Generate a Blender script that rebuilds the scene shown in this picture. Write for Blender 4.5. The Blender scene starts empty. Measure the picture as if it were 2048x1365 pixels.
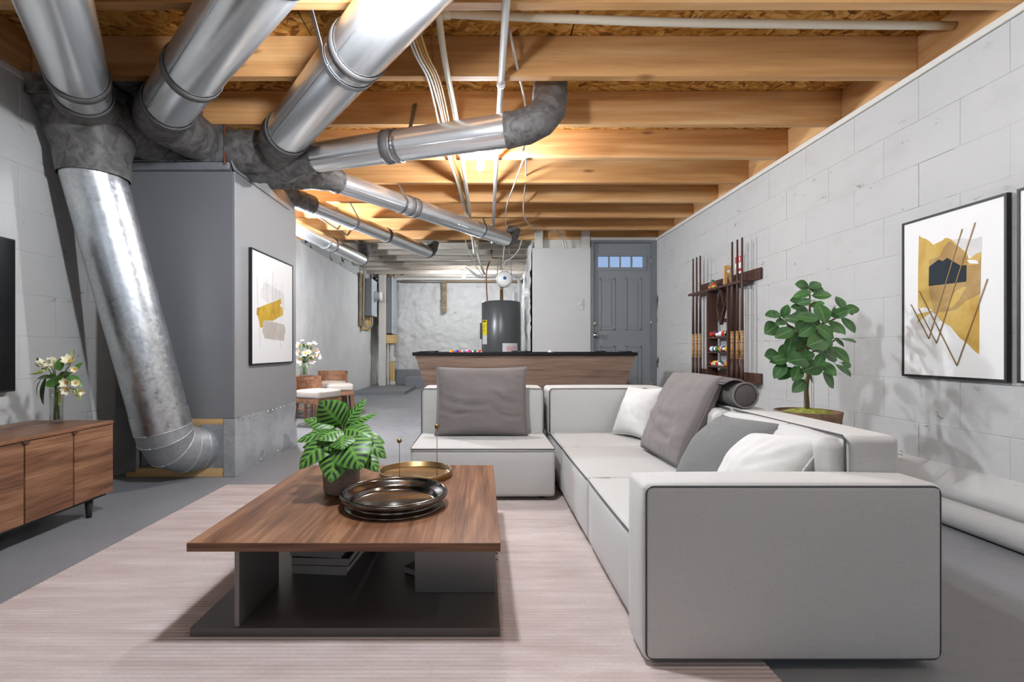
import bpy, bmesh, math, random
from mathutils import Vector, Matrix, noise
random.seed(7)
S = bpy.context.scene
COL = S.collection
V = Vector
H = 0.9            # eye height
F = 1000.0         # focal length in pixels of a 2048 px wide frame

# ------------------------------------------------------------------ camera, world, lights, exposure
cam = bpy.data.cameras.new('camera')
cam.sensor_width = 36.0
cam.lens = F / 2048 * 36
cam.shift_x = (1024 - 965) / 2048
cam.shift_y = (700 - 682.5) / 2048
cam.clip_start = 0.05
co = bpy.data.objects.new('camera', cam)
co.location = (0, 0, H)
co.rotation_euler = (math.radians(90), 0, 0)
COL.objects.link(co)
S.camera = co

w = bpy.data.worlds.new('world'); S.world = w
w.use_nodes = True
w.node_tree.nodes['Background'].inputs[0].default_value = (0.55, 0.72, 1.0, 1)
w.node_tree.nodes['Background'].inputs[1].default_value = 0.4

def area(name, loc, rot, sx, sy, power, color):
    l = bpy.data.lights.new(name, 'AREA'); l.shape = 'RECTANGLE'; l.size = sx; l.size_y = sy
    l.energy = power; l.color = color
    o = bpy.data.objects.new(name, l); o.location = loc; o.rotation_euler = rot
    COL.objects.link(o); return o
# two added fill lights set in the unseen wall behind the camera
area('fill_light', (-1.25, -1.93, 1.45), (math.radians(90), 0, 0), 1.5, 1.3, 2.5, (0.97, 0.985, 1.0))
area('fill_light', (1.25, -1.93, 1.45), (math.radians(90), 0, 0), 1.5, 1.3, 2.5, (0.97, 0.985, 1.0))
BULB_MAIN = 850.0      # emission of the bulb in view; the others follow
BULB_FAR = 680.0
FILL_NEAR = 312.0  # added fill bulb above the frame, brightens sofa tops, table and joists
FILL_SIDE = 520.0  # added fill bulb hidden behind the plenum, brightens the left plaster wall
FILL_AISLE = 60.0  # added fill bulb out of view, lifts the floor on the right
S.cycles.max_bounces = 5
S.cycles.diffuse_bounces = 3
S.cycles.glossy_bounces = 2
S.cycles.transmission_bounces = 5
S.cycles.caustics_reflective = False
S.cycles.caustics_refractive = False
S.cycles.use_adaptive_sampling = True
S.cycles.adaptive_threshold = 0.08
S.cycles.sample_clamp_indirect = 6.0
S.view_settings.view_transform = 'Standard'
S.view_settings.look = 'None'
S.view_settings.gamma = 1
S.view_settings.use_curve_mapping = False
S.view_settings.exposure = 1.12

# ------------------------------------------------------------------ helpers
def at(px, py, Y):
    """the point at distance Y seen at a pixel of the 2048x1365 frame"""
    return V(((px - 965) * Y / F, Y, H - (py - 700) * Y / F))

def thing(name, label, cat, loc=(0, 0, 0), group=None, kind=None):
    o = bpy.data.objects.new(name, None); COL.objects.link(o)
    o.location = loc; o.empty_display_size = 0.05
    tag(o, label, cat, group, kind)
    return o

def tag(o, label=None, cat=None, group=None, kind=None):
    if label: o['label'] = label
    if cat: o['category'] = cat
    if group: o['group'] = group
    if kind: o['kind'] = kind
    return o

def attach(o, parent):
    if parent is not None:
        o.parent = parent
        q = parent; m = Matrix.Identity(4)
        chain = []
        while q: chain.append(q); q = q.parent
        for q in reversed(chain): m = m @ (q.matrix_parent_inverse @ q.matrix_basis)
        o.matrix_parent_inverse = m.inverted()
    return o

def link(name, me, mat, parent=None, smooth=False, label=None):
    if smooth:
        for p in me.polygons: p.use_smooth = True
    if mat is not None:
        me.materials.clear(); me.materials.append(mat)
    o = bpy.data.objects.new(name, me); COL.objects.link(o)
    attach(o, parent)
    if label: o['label'] = label
    return o

def mesh(vs, fs, name='m'):
    me = bpy.data.meshes.new(name); me.from_pydata([tuple(v) for v in vs], [], fs); me.update(); return me

class MB:
    """collects geometry of one part"""
    def __init__(s): s.v = []; s.f = []; s.uv = None
    def add(s, vs, fs):
        b = len(s.v); s.v += [V(v) for v in vs]; s.f += [tuple(i + b for i in f) for f in fs]; return s
    def box(s, x0, x1, y0, y1, z0, z1):
        vs = [(x, y, z) for z in (z0, z1) for y in (y0, y1) for x in (x0, x1)]
        return s.add(vs, [(0, 2, 3, 1), (4, 5, 7, 6), (0, 1, 5, 4), (2, 6, 7, 3), (0, 4, 6, 2), (1, 3, 7, 5)])
    def cbox(s, x0, x1, y0, y1, z0, z1, b):
        """box with chamfered edges"""
        bm = bmesh.new()
        vs = [bm.verts.new((x, y, z)) for z in (z0, z1) for y in (y0, y1) for x in (x0, x1)]
        for f in [(0, 2, 3, 1), (4, 5, 7, 6), (0, 1, 5, 4), (2, 6, 7, 3), (0, 4, 6, 2), (1, 3, 7, 5)]:
            bm.faces.new([vs[i] for i in f])
        bmesh.ops.bevel(bm, geom=bm.edges[:], offset=b, segments=2, profile=0.5, affect='EDGES')
        bm.verts.index_update()
        s.add([v.co.copy() for v in bm.verts], [[v.index for v in f.verts] for f in bm.faces]); bm.free(); return s
    def tube(s, pts, r, n=12, caps=True):
        pts = [V(p) for p in pts]
        m = len(pts)
        rs = r if isinstance(r, (list, tuple)) else [r] * m
        t0 = (pts[1] - pts[0]).normalized()
        up = V((0, 0, 1)) if abs(t0.z) < .9 else V((1, 0, 0))
        a = t0.cross(up).normalized()
        vs = []
        for i in range(m):
            if i == 0: t = pts[1] - pts[0]
            elif i == m - 1: t = pts[-1] - pts[-2]
            else: t = (pts[i + 1] - pts[i]).normalized() + (pts[i] - pts[i - 1]).normalized()
            t.normalize()
            a = (a - t * a.dot(t)).normalized()
            b = t.cross(a)
            for k in range(n):
                an = 2 * math.pi * k / n
                vs.append(pts[i] + (a * math.cos(an) + b * math.sin(an)) * rs[i])
        fs = [(i * n + k, i * n + (k + 1) % n, (i + 1) * n + (k + 1) % n, (i + 1) * n + k) for i in range(m - 1) for k in range(n)]
        if caps:
            fs.append(tuple(range(n - 1, -1, -1))); fs.append(tuple((m - 1) * n + k for k in range(n)))
        return s.add(vs, fs)
    def lathe(s, prof, c=(0, 0, 0), n=32, axis='z'):
        c = V(c); vs = []; fs = []; rings = []
        for (r, h) in prof:
            if r < 1e-6:
                rings.append([len(vs)]); vs.append(s._ax(0, 0, h, axis) + c)
            else:
                rings.append(list(range(len(vs), len(vs) + n)))
                for k in range(n):
                    an = 2 * math.pi * k / n
                    vs.append(s._ax(r * math.cos(an), r * math.sin(an), h, axis) + c)
        for A, B in zip(rings, rings[1:]):
            if len(A) == 1 and len(B) == 1: continue
            for k in range(n):
                k2 = (k + 1) % n
                if len(A) == 1: fs.append((A[0], B[k2], B[k]))
                elif len(B) == 1: fs.append((A[k], A[k2], B[0]))
                else: fs.append((A[k], A[k2], B[k2], B[k]))
        return s.add(vs, fs)
    @staticmethod
    def _ax(x, y, h, axis):
        return V((x, y, h)) if axis == 'z' else (V((x, h, y)) if axis == 'y' else V((h, x, y)))
    def prism(s, poly, d):
        """polygon (list of 3-D points) thickened by the vector d"""
        n = len(poly); d = V(d)
        vs = [V(p) for p in poly] + [V(p) + d for p in poly]
        return s.add(vs, [tuple(range(n - 1, -1, -1)), tuple(range(n, 2 * n))] + [(i, (i + 1) % n, n + (i + 1) % n, n + i) for i in range(n)])
    def puff(s, x0, x1, y0, y1, z0, z1, r=.02, bulge=.0, seg=5, faces=None):
        """soft rounded box"""
        lo = V((x0, y0, z0)); hi = V((x1, y1, z1)); c = (lo + hi) / 2; h = (hi - lo) / 2
        ax = []
        for i in range(3):
            rr = min(r, h[i] * .98)
            inn = [-(h[i] - rr) + 2 * (h[i] - rr) * k / seg for k in range(seg + 1)]
            ax.append([-h[i], -h[i] + rr * .35, -h[i] + rr * .7] + inn + [h[i] - rr * .7, h[i] - rr * .35, h[i]])
        idx = {}; vs = []; fs = []
        def vid(p):
            k = (round(p[0], 6), round(p[1], 6), round(p[2], 6))
            if k in idx: return idx[k]
            q = V([max(-(h[i] - min(r, h[i] * .98)), min(h[i] - min(r, h[i] * .98), p[i])) for i in range(3)])
            d = V(p) - q
            o = q + d.normalized() * r if d.length > 1e-9 else V(p)
            if bulge:
                for i in range(3):
                    j, l = (i + 1) % 3, (i + 2) % 3
                    if abs(abs(p[i]) - h[i]) < 1e-6:
                        o[i] += math.copysign(bulge, p[i]) * (1 - (p[j] / h[j]) ** 4) * (1 - (p[l] / h[l]) ** 4)
            idx[k] = len(vs); vs.append(c + o); return idx[k]
        for i in range(3):
            j, l = (i + 1) % 3, (i + 2) % 3
            for sg in (-1, 1):
                A, B = ax[j], ax[l]
                for m in range(len(A) - 1):
                    for n in range(len(B) - 1):
                        q = []
                        for (a, b) in ((A[m], B[n]), (A[m + 1], B[n]), (A[m + 1], B[n + 1]), (A[m], B[n + 1])):
                            p = [0, 0, 0]; p[i] = sg * h[i]; p[j] = a; p[l] = b
                            q.append(vid(p))
                        if sg < 0: q.reverse()
                        fs.append(tuple(q))
        return s.add(vs, fs)
    def leaf(s, P0, P1, width, nrm, arch=.0, cup=.15, nu=4, nv=8, shape=.8, wave=0):
        P0 = V(P0); P1 = V(P1); nrm = V(nrm).normalized(); L = (P1 - P0).length
        mid = (P0 + P1) / 2 + nrm * arch * L
        if s.uv is None: s.uv = []
        vs = []; uv = []
        for j in range(nv + 1):
            t = j / nv
            c = P0 * (1 - t) ** 2 + mid * 2 * t * (1 - t) + P1 * t * t
            tg = ((mid - P0) * (1 - t) + (P1 - mid) * t).normalized()
            side = tg.cross(nrm).normalized(); up = side.cross(tg)
            hw = width / 2 * max(0.02, math.sin(math.pi * t ** shape) ** .75)
            for i in range(-nu, nu + 1):
                u = i / nu
                vs.append(c + side * hw * u + up * hw * (cup * u * u + wave * math.sin(t * 22 + u * 2) * abs(u)))
                uv.append((u, t))
        n = 2 * nu + 1
        fs = [(j * n + i, j * n + i + 1, (j + 1) * n + i + 1, (j + 1) * n + i) for j in range(nv) for i in range(n - 1)]
        while len(s.uv) < len(s.v): s.uv.append((0, 0))
        s.uv += uv
        return s.add(vs, fs)
    def build(s, name, mat, parent=None, smooth=False, label=None):
        me = mesh(s.v, s.f, name)
        if s.uv:
            while len(s.uv) < len(s.v): s.uv.append((0, 0))
            lay = me.uv_layers.new(name='UVMap')
            for l in me.loops: lay.data[l.index].uv = s.uv[l.vertex_index]
        o = link(name, me, mat, parent, smooth, label)
        return o

def bez(p0, p1, p2, n=10):
    p0, p1, p2 = V(p0), V(p1), V(p2)
    return [p0 * (1 - t) ** 2 + p1 * 2 * t * (1 - t) + p2 * t * t for t in [i / n for i in range(n + 1)]]

def spline(pts, n=6):
    """Catmull-Rom through points"""
    pts = [V(p) for p in pts]; P = [pts[0] * 2 - pts[1]] + pts + [pts[-1] * 2 - pts[-2]]
    out = []
    for i in range(1, len(P) - 2):
        for k in range(n):
            t = k / n; a, b, c, d = P[i - 1], P[i], P[i + 1], P[i + 2]
            out.append(.5 * ((2 * b) + (c - a) * t + (2 * a - 5 * b + 4 * c - d) * t * t + (3 * b - a - 3 * c + d) * t ** 3))
    out.append(pts[-1]); return out

def copy_tree(o, parent=None):
    c = o.copy(); COL.objects.link(c)
    if parent is not None:
        mi = o.matrix_parent_inverse.copy(); c.parent = parent; c.matrix_parent_inverse = mi
    for ch in o.children: copy_tree(ch, c)
    return c

# ------------------------------------------------------------------ materials
def lin(h):
    h = h.lstrip('#'); out = []
    for i in (0, 2, 4):
        x = int(h[i:i + 2], 16) / 255
        out.append(x / 12.92 if x <= .04045 else ((x + .055) / 1.055) ** 2.4)
    return tuple(out) + (1,)

class Mat:
    def __init__(s, name, col='#808080', rough=.5, metal=0, spec=None):
        s.m = bpy.data.materials.new(name); s.m.use_nodes = True
        s.nt = s.m.node_tree; s.b = s.nt.nodes['Principled BSDF']
        s.b.inputs['Base Color'].default_value = lin(col) if isinstance(col, str) else col
        s.b.inputs['Roughness'].default_value = rough
        s.b.inputs['Metallic'].default_value = metal
        if spec is not None: s.b.inputs['Specular IOR Level'].default_value = spec
        s._bump = None
    def n(s, t, **kw):
        x = s.nt.nodes.new(t)
        for k, v in kw.items():
            if k.startswith('i_'):
                key = k[2:]; key = int(key) if key.isdigit() else key.replace('_', ' ')
                if isinstance(v, bpy.types.NodeSocket): s.nt.links.new(v, x.inputs[key])
                else: x.inputs[key].default_value = v
            else: setattr(x, k, v)
        return x
    def coord(s, scale=(1, 1, 1), rot=(0, 0, 0), kind='Object', rnd=False):
        tc = s.n('ShaderNodeNewGeometry').outputs['Position'] if kind == 'World' else s.n('ShaderNodeTexCoord').outputs[kind]
        mp = s.n('ShaderNodeMapping', i_Vector=tc, i_Scale=scale, i_Rotation=rot)
        if rnd:
            oi = s.n('ShaderNodeObjectInfo').outputs['Random']
            mu = s.n('ShaderNodeMath', operation='MULTIPLY', i_0=oi, i_1=57.0).outputs[0]
            cb = s.n('ShaderNodeCombineXYZ', i_X=mu, i_Y=mu, i_Z=mu).outputs[0]
            s.nt.links.new(cb, mp.inputs['Location'])
        return mp.outputs[0]
    def noise(s, vec, scale=5, detail=4, rough=.55, dist=0):
        return s.n('ShaderNodeTexNoise', i_Vector=vec, i_Scale=scale, i_Detail=detail, i_Roughness=rough, i_Distortion=dist).outputs[0]
    def vor(s, vec, scale=5, feature='F1', out='Distance', rand=1.0):
        return s.n('ShaderNodeTexVoronoi', feature=feature, i_Vector=vec, i_Scale=scale, i_Randomness=rand).outputs[out]
    def ramp(s, fac, stops, interp='LINEAR'):
        r = s.n('ShaderNodeValToRGB', i_Fac=fac); e = r.color_ramp.elements; r.color_ramp.interpolation = interp
        while len(e) < len(stops): e.new(.5)
        for x, (p, c) in zip(e, stops): x.position = p; x.color = lin(c) if isinstance(c, str) else c
        return r.outputs[0]
    def rng(s, v, a, b, c=0., d=1.):
        return s.n('ShaderNodeMapRange', i_0=v, i_1=a, i_2=b, i_3=c, i_4=d).outputs[0]
    def mix(s, fac, a, b, blend='MIX'):
        x = s.n('ShaderNodeMix', data_type='RGBA', blend_type=blend)
        for sock, v in ((x.inputs[0], fac), (x.inputs[6], a), (x.inputs[7], b)):
            if isinstance(v, bpy.types.NodeSocket): s.nt.links.new(v, sock)
            else: sock.default_value = lin(v) if isinstance(v, str) else v
        return x.outputs[2]
    def math(s, op, a, b=0.):
        return s.n('ShaderNodeMath', operation=op, i_0=a, i_1=b).outputs[0]
    def color(s, sock): s.nt.links.new(sock, s.b.inputs['Base Color']); return s
    def rough(s, sock): s.nt.links.new(sock, s.b.inputs['Roughness']); return s
    def bump(s, h, strength=.3, dist=.01):
        b = s.n('ShaderNodeBump', i_Height=h, i_Strength=strength, i_Distance=dist)
        if s._bump is not None: s.nt.links.new(s._bump, b.inputs['Normal'])
        s._bump = b.outputs[0]; s.nt.links.new(s._bump, s.b.inputs['Normal']); return s

def plain(name, col, rough=.5, metal=0, spec=None): return Mat(name, col, rough, metal, spec).m

def m_wall(name, base, bump=.45, cracks=True, big=2.2):
    m = Mat(name, base, .75, spec=.25)
    p = m.coord(kind='World')
    a = m.noise(p, big, 3, .6); b = m.noise(p, 13, 4, .62)
    col = m.mix(m.rng(a, .3, .7), base, m.mix(.10, base, '#8d8d8d'))
    h = m.math('ADD', m.math('MULTIPLY', a, 1.0), m.math('MULTIPLY', b, .4))
    if cracks:
        # small chips and flaked spots in the paint that show dark joints
        sp = m.noise(m.coord((1, 1, 2.2), kind='World'), 7.0, 5, .72, .6)
        msk = m.math('MULTIPLY', m.rng(sp, .645, .675), m.rng(a, .42, .56))
        col = m.mix(m.math('MULTIPLY', msk, .75), col, '#4f4f4c')
        sm = m.noise(m.coord((.7, .7, 1.6), kind='World'), 2.6, 4, .6)
        col = m.mix(m.math('MULTIPLY', m.rng(sm, .55, .72), .16), col, '#8f8d86')   # old grime under the paint
        h = m.math('SUBTRACT', h, m.math('MULTIPLY', msk, .25))
    m.color(col)
    m.bump(h, bump, .03)
    return m.m

def m_wood(name, dark, mid, light, axis=0, scale=1.0, rough=.55, knots=False, contrast=1.0, rnd=True, dist=1.6):
    m = Mat(name, mid, rough, spec=.35)
    st = [9.0 * scale] * 3; st[axis] = .7 * scale
    p = m.coord(tuple(st), rnd=rnd)
    st2 = [46.0 * scale] * 3; st2[axis] = 1.6 * scale
    q = m.coord(tuple(st2), rnd=rnd)
    a = m.noise(p, 1.0, 4, .55, dist); b = m.noise(q, 1.0, 3, .6, .3)
    f = m.math('ADD', m.math('MULTIPLY', a, .62), m.math('MULTIPLY', b, .38))
    lo, hi = .5 - .16 / contrast, .5 + .16 / contrast
    col = m.ramp(m.rng(f, lo, hi), [(0., dark), (.5, mid), (1., light)])
    if knots:
        s3 = [.3, .3, 5.0]; s3[axis] = 1.5
        k = m.vor(m.coord(tuple(s3), rnd=rnd), 1.0, rand=1.0)
        km = m.rng(k, .035, .11, 1., 0.)
        col = m.mix(m.math('MULTIPLY', km, .75), col, '#6a3a1c')
    m.color(col); m.bump(b, .12, .002)
    return m.m

def m_fabric(name, col, col2, scale=900, bump=.25, rough=.9, tweed=0., wr=.0):
    m = Mat(name, col, rough, spec=.15)
    m.b.inputs['Sheen Weight'].default_value = .15
    p = m.coord()
    wv = m.n('ShaderNodeTexWave', wave_type='BANDS', bands_direction='Z', i_Vector=p, i_Scale=scale / 10, i_Distortion=2.5, i_Detail=2.).outputs[1]
    nz = m.noise(p, scale * .5, 2)
    c = m.mix(m.rng(nz, .35, .65), col, col2)
    if tweed:
        c = m.mix(m.math('MULTIPLY', m.rng(m.noise(p, 260, 2), .45, .6), tweed), c, col2)
    m.color(c); m.bump(m.math('ADD', wv, nz), bump, .0012)
    if wr: m.bump(m.noise(m.coord((4, 4, 9)), 2.2, 3, .5, .6), wr, .02)
    return m.m

def m_metal(name, col, rough, spangle=0., mottled=0., bump=0., metal=1.0):
    m = Mat(name, col, rough, metal)
    p = m.coord()
    if spangle:
        v = m.vor(p, 55, out='Color')
        g = m.n('ShaderNodeRGBToBW', i_Color=v).outputs[0]
        c = m.mix(m.math('MULTIPLY', g, spangle), col, '#f2f4f5')
        c = m.mix(m.math('MULTIPLY', m.rng(m.noise(p, 5, 4), .45, .75), .35), c, '#7f8588')
        m.color(c)
        m.rough(m.rng(g, 0, 1, rough - .06, rough + .1))
    if mottled:
        c = m.mix(m.rng(m.noise(p, 4, 5, .65, .8), .4, .6), col, '#c9cbcc')
        m.color(c); m.rough(m.rng(m.noise(p, 6, 4), .3, .7, rough, rough + .2))
    if bump: m.bump(m.noise(p, 6, 3, .5, .4), bump, .02)
    return m.m

M = {}
M['wall'] = m_wall('painted_block', '#c0c0bd', .35)
def m_mortar():
    m = Mat('cracked_mortar_joint', '#c0c0bd', .85, spec=.2)
    k = m.noise(m.coord((1, 1, 1.3), kind='World'), 1.7, 4, .65)
    m.color(m.mix(m.rng(k, .57, .61), '#bdbdba', '#3f3e3b')); return m.m
M['mortar'] = m_mortar()
M['plaster'] = m_wall('painted_plaster', '#e2e1de', .5, False)
M['stone'] = m_wall('painted_rubble_stone', '#d6d5d1', .8, True, 3.5)
M['board_white'] = m_wall('painted_board', '#d0d0cc', .12, False)
M['white_wood'] = m_wall('old_white_paint', '#d8d4cb', .2, False)
M['whitewash'] = m_wood('whitewashed_joist', '#8f8273', '#c4bbad', '#d9d3c8', 0, .8, .8)
M['old_wood'] = m_wood('weathered_joist', '#6b5a45', '#8f7c62', '#a8967b', 0, .8, .8)
M['joist'] = m_wood('fir_joist', '#b5824e', '#cf9d66', '#e0b886', 0, .55, .6, knots=True)
M['rim'] = m_wood('fir_rim_board', '#b5824e', '#cf9d66', '#e0b886', 1, .55, .6, knots=True)
M['stud'] = m_wood('pine_stud', '#bd9355', '#d8b273', '#e6c78f', 2, .8, .65)
M['pine'] = m_wood('pine_rail', '#b98f58', '#d6b27a', '#e2c592', 0, .8, .65)
M['walnut_x'] = m_wood('walnut_grain_across', '#5e3f2e', '#835c45', '#a27a5d', 0, 1.5, .42, contrast=1.2, dist=.5)
M['walnut_y'] = m_wood('walnut_grain_along', '#5c3d2b', '#835b42', '#a37b5b', 1, 1.9, .38, contrast=1.2, dist=.5)
M['walnut_z'] = m_wood('walnut_grain_upright', '#4e3527', '#6f4e3b', '#8a6650', 2, 1.2, .45)
M['pool_wood'] = m_wood('brown_laminate', '#715a4c', '#8d7363', '#a38a79', 0, 1.3, .5)
M['rack_wood'] = m_wood('dark_rack_wood', '#3a2620', '#4f362d', '#614439', 2, 1.2, .5)
M['rack_wood_y'] = m_wood('dark_rack_wood_along', '#3a2620', '#4f362d', '#614439', 1, 1.2, .5)

def m_osb():
    m = Mat('oriented_strand_board', '#b8843f', .7, spec=.3)
    n1 = m.n('ShaderNodeTexNoise', i_Vector=m.coord(), i_Scale=3., i_Detail=3.).outputs[1]
    def lay(rot, sc):
        p = m.n('ShaderNodeMapping', i_Vector=m.n('ShaderNodeVectorMath', operation='ADD', i_0=m.coord(rot=(0, 0, rot)), i_1=m.n('ShaderNodeVectorMath', operation='SCALE', i_0=n1, i_Scale=.12).outputs[0]).outputs[0], i_Scale=sc).outputs[0]
        return m.n('ShaderNodeRGBToBW', i_Color=m.vor(p, 1.0, out='Color')).outputs[0]
    a = lay(.5, (11, 42, 1)); b = lay(-.35, (13, 46, 1)); c = lay(1.1, (10, 38, 1))
    sel = m.noise(m.coord(), 9, 2)
    f = m.mix(m.rng(sel, .42, .48), a, b); f = m.mix(m.rng(m.noise(m.coord((1, 1, 1), (0, 0, 2)), 11, 2), .52, .58), f, c)
    bw = m.n('ShaderNodeRGBToBW', i_Color=f).outputs[0]
    m.color(m.ramp(bw, [(.15, '#7a4a1c'), (.4, '#b37a33'), (.62, '#cb9548'), (.85, '#dcb06a')]))
    m.bump(bw, .25, .004); return m.m
M['osb'] = m_osb()

def m_floor():
    m = Mat('grey_painted_concrete', '#8b8d90', .5, spec=.3)
    p = m.coord()
    a = m.noise(p, 1.1, 5, .6, .3); s = m.noise(m.coord((1, 2.2, 1)), 9, 6, .68, .5)
    c = m.mix(m.rng(a, .3, .7), '#86888b', '#989a9d')
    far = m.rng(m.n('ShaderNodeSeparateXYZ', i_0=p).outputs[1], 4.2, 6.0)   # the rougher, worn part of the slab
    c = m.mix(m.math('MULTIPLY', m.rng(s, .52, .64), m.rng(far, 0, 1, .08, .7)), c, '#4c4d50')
    c = m.mix(m.math('MULTIPLY', m.rng(m.noise(p, 16, 2), .74, .78), .5), c, '#555659')
    m.color(c); m.rough(m.rng(a, .3, .7, .36, .52))
    m.bump(a, .12, .03); m.bump(s, .12, .006); return m.m
M['floor'] = m_floor()
M['step'] = plain('dark_grey_floor_paint', '#77797d', .5)

def m_rug():
    m = Mat('ribbed_blush_rug', '#cdbfb9', .95, spec=.1)
    p = m.coord((1.2, 9, 1)); b = m.noise(p, 2.0, 5, .62, .3)
    f = m.noise(m.coord((60, 500, 1)), 1.0, 2)
    c = m.ramp(m.rng(b, .3, .7), [(0., '#c9b8b2'), (.5, '#d6c8c2'), (1., '#e3d8d3')])
    rib = m.math('SINE', m.math('MULTIPLY', m.n('ShaderNodeSeparateXYZ', i_0=m.coord()).outputs[1], 2 * math.pi / .01803))
    c = m.mix(m.rng(rib, .1, .9, 0., .32), c, '#9c8680')   # a darker line once per rib
    m.color(m.mix(m.math('MULTIPLY', m.rng(f, .4, .7), .25), c, '#a8918c')); m.bump(m.noise(m.coord(), 500, 2), .3, .002)
    return m.m
M['rug'] = m_rug()
M['sofa'] = m_fabric('white_upholstery', '#cdcbc7', '#c2c0bb', 700, .22)
M['pipe_dark'] = plain('charcoal_piping', '#4b4a4a', .8)
M['taupe'] = m_fabric('taupe_velvet', '#827b78', '#776f6c', 900, .12, .75, wr=.12)
M['taupe_in'] = m_fabric('dark_taupe_velvet', '#5f5956', '#55504d', 900, .12, .8)
M['grey_tweed'] = m_fabric('grey_tweed', '#81827f', '#6c6d6b', 700, .35, .95, .5)
M['white_cushion'] = m_fabric('white_linen', '#dddcd8', '#d2d0ca', 800, .2, wr=.12)
M['cream_seat'] = m_fabric('cream_seat_fabric', '#c3bbb1', '#b7aea4', 700, .25)
M['beige_seat'] = m_fabric('beige_seat_fabric', '#b5a795', '#a99a87', 700, .25)
M['duct'] = m_metal('shiny_round_duct', '#eef0f1', .25, bump=.05, metal=.8)
M['duct_galv'] = m_metal('galvanised_duct', '#c6cacc', .34, spangle=.5, bump=.05)
M['sheet'] = m_metal('galvanised_sheet', '#bcc0c2', .38, spangle=.35, bump=.45, metal=.55)
M['sheet_dull'] = m_metal('dull_sheet_steel', '#a2a5a8', .42, spangle=.2, bump=.15, metal=.6)
M['trunk'] = m_metal('smeared_trunk_metal', '#6d6a67', .4, mottled=1, bump=.2)
def m_mastic():
    m = Mat('grey_duct_sealant', '#6f6c69', .6, .15)
    p = m.coord(); a = m.noise(p, 12, 4, .6, 1.2); b = m.noise(m.coord((30, 30, 160)), 1.0, 3, .6, .5)
    m.color(m.mix(m.rng(a, .35, .7), '#4f4c49', '#7f7c79')); m.bump(b, .5, .01); m.bump(a, .3, .01); return m.m
M['mastic'] = m_mastic()
M['band'] = plain('grey_sealant_band', '#676462', .55, .1)
M['strap'] = m_metal('hanger_strap', '#a9acae', .4)
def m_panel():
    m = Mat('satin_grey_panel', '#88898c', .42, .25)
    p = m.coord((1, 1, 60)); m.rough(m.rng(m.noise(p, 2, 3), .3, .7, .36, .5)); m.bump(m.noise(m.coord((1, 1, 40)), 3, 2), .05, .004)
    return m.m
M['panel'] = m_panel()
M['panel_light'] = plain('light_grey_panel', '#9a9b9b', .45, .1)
M['pvc'] = plain('cream_plastic_pipe', '#e0d9c6', .35)
M['pvc_white'] = plain('white_plastic_pipe', '#e2e2df', .35)
M['wire_white'] = plain('white_cable', '#dedbd3', .5)
M['wire_yellow'] = plain('yellow_cable', '#c9a54a', .5)
M['wire_orange'] = plain('copper_coloured_cable', '#c07f55', .45)
M['wire_grey'] = plain('grey_cable', '#8e8b86', .5)
M['copper'] = plain('old_copper', '#8a5138', .4, .7)
M['brass_pipe'] = plain('dull_brass', '#8b7450', .4, .6)
M['black'] = plain('black_plastic', '#151515', .4)
M['black_rail'] = plain('black_laminate', '#141312', .6, 0, .25)
M['frame_black'] = plain('black_frame', '#0c0c0c', .5)
M['tv'] = plain('tv_glass', '#0b0c0d', .12)
M['paper'] = plain('art_paper', '#ebeae7', .75)
M['white'] = plain('white_enamel', '#e9e9e6', .3)
M['porcelain'] = plain('white_porcelain', '#e9e7e0', .3)
M['door_grey'] = plain('grey_door_paint', '#83878a', .5)
M['door_frame'] = plain('grey_frame_paint', '#777b7e', .55)
M['chrome'] = plain('nickel', '#c9c7c2', .2, 1)
M['heater'] = plain('grey_enamel', '#525354', .3, .1)
M['yellow_label'] = plain('yellow_paper', '#e6cf1d', .6)
M['white_label'] = plain('white_paper', '#d8d8d6', .6)
M['pink_label'] = plain('pink_paper', '#d8b3b0', .6)
M['ink'] = plain('black_ink', '#2b2a20', .7)
M['blue'] = plain('blue_plastic', '#1f5fa8', .4)
M['meter_grey'] = plain('meter_grey', '#a2a5a6', .5)
M['elec_grey'] = plain('electrical_grey', '#6c6f71', .5)
M['elec_light'] = plain('electrical_light_grey', '#b9c0c6', .5)
M['charcoal_metal'] = plain('charcoal_metal', '#7d7976', .36, .6)
M['charcoal_flat'] = plain('charcoal_lacquer', '#5f5b58', .36, .3)
M['dark_tray'] = plain('polished_gunmetal', '#77736f', .17, 1)
M['gold'] = plain('brushed_brass', '#9a7f57', .34, 1)
M['leg_black'] = plain('black_leg', '#2b2c2d', .5)
M['cover_black'] = plain('black_book_cover', '#17161a', .55)
M['pages'] = plain('book_pages', '#cfc8bf', .85)
M['cover_grey'] = plain('grey_book_cover', '#8b837d', .7)
def m_speckle():
    m = Mat('speckled_stoneware', '#8d796d', .8)
    v = m.vor(m.coord(), 130); m.color(m.mix(m.rng(v, .12, .3, 1., 0.), '#8d796d', '#40342d')); return m.m
M['pot'] = m_speckle()
def m_planter():
    m = Mat('rusty_clay_planter', '#7b5b46', .8)
    p = m.coord(); m.color(m.ramp(m.rng(m.noise(p, 9, 5, .65), .3, .7), [(0, '#4e3b2f'), (.5, '#7b5d48'), (1, '#97785e')])); m.bump(m.noise(p, 20, 4), .3, .006); return m.m
M['planter'] = m_planter()
M['soil'] = plain('dark_soil', '#2d231c', .95)
def m_moss():
    m = Mat('green_moss', '#7d8a34', .95)
    m.color(m.ramp(m.rng(m.noise(m.coord(), 45, 4, .6), .3, .7), [(0, '#4c5a1c'), (.5, '#8b9238'), (1, '#b7b357')])); m.bump(m.noise(m.coord(), 90, 3), .8, .01); return m.m
M['moss'] = m_moss()
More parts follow.
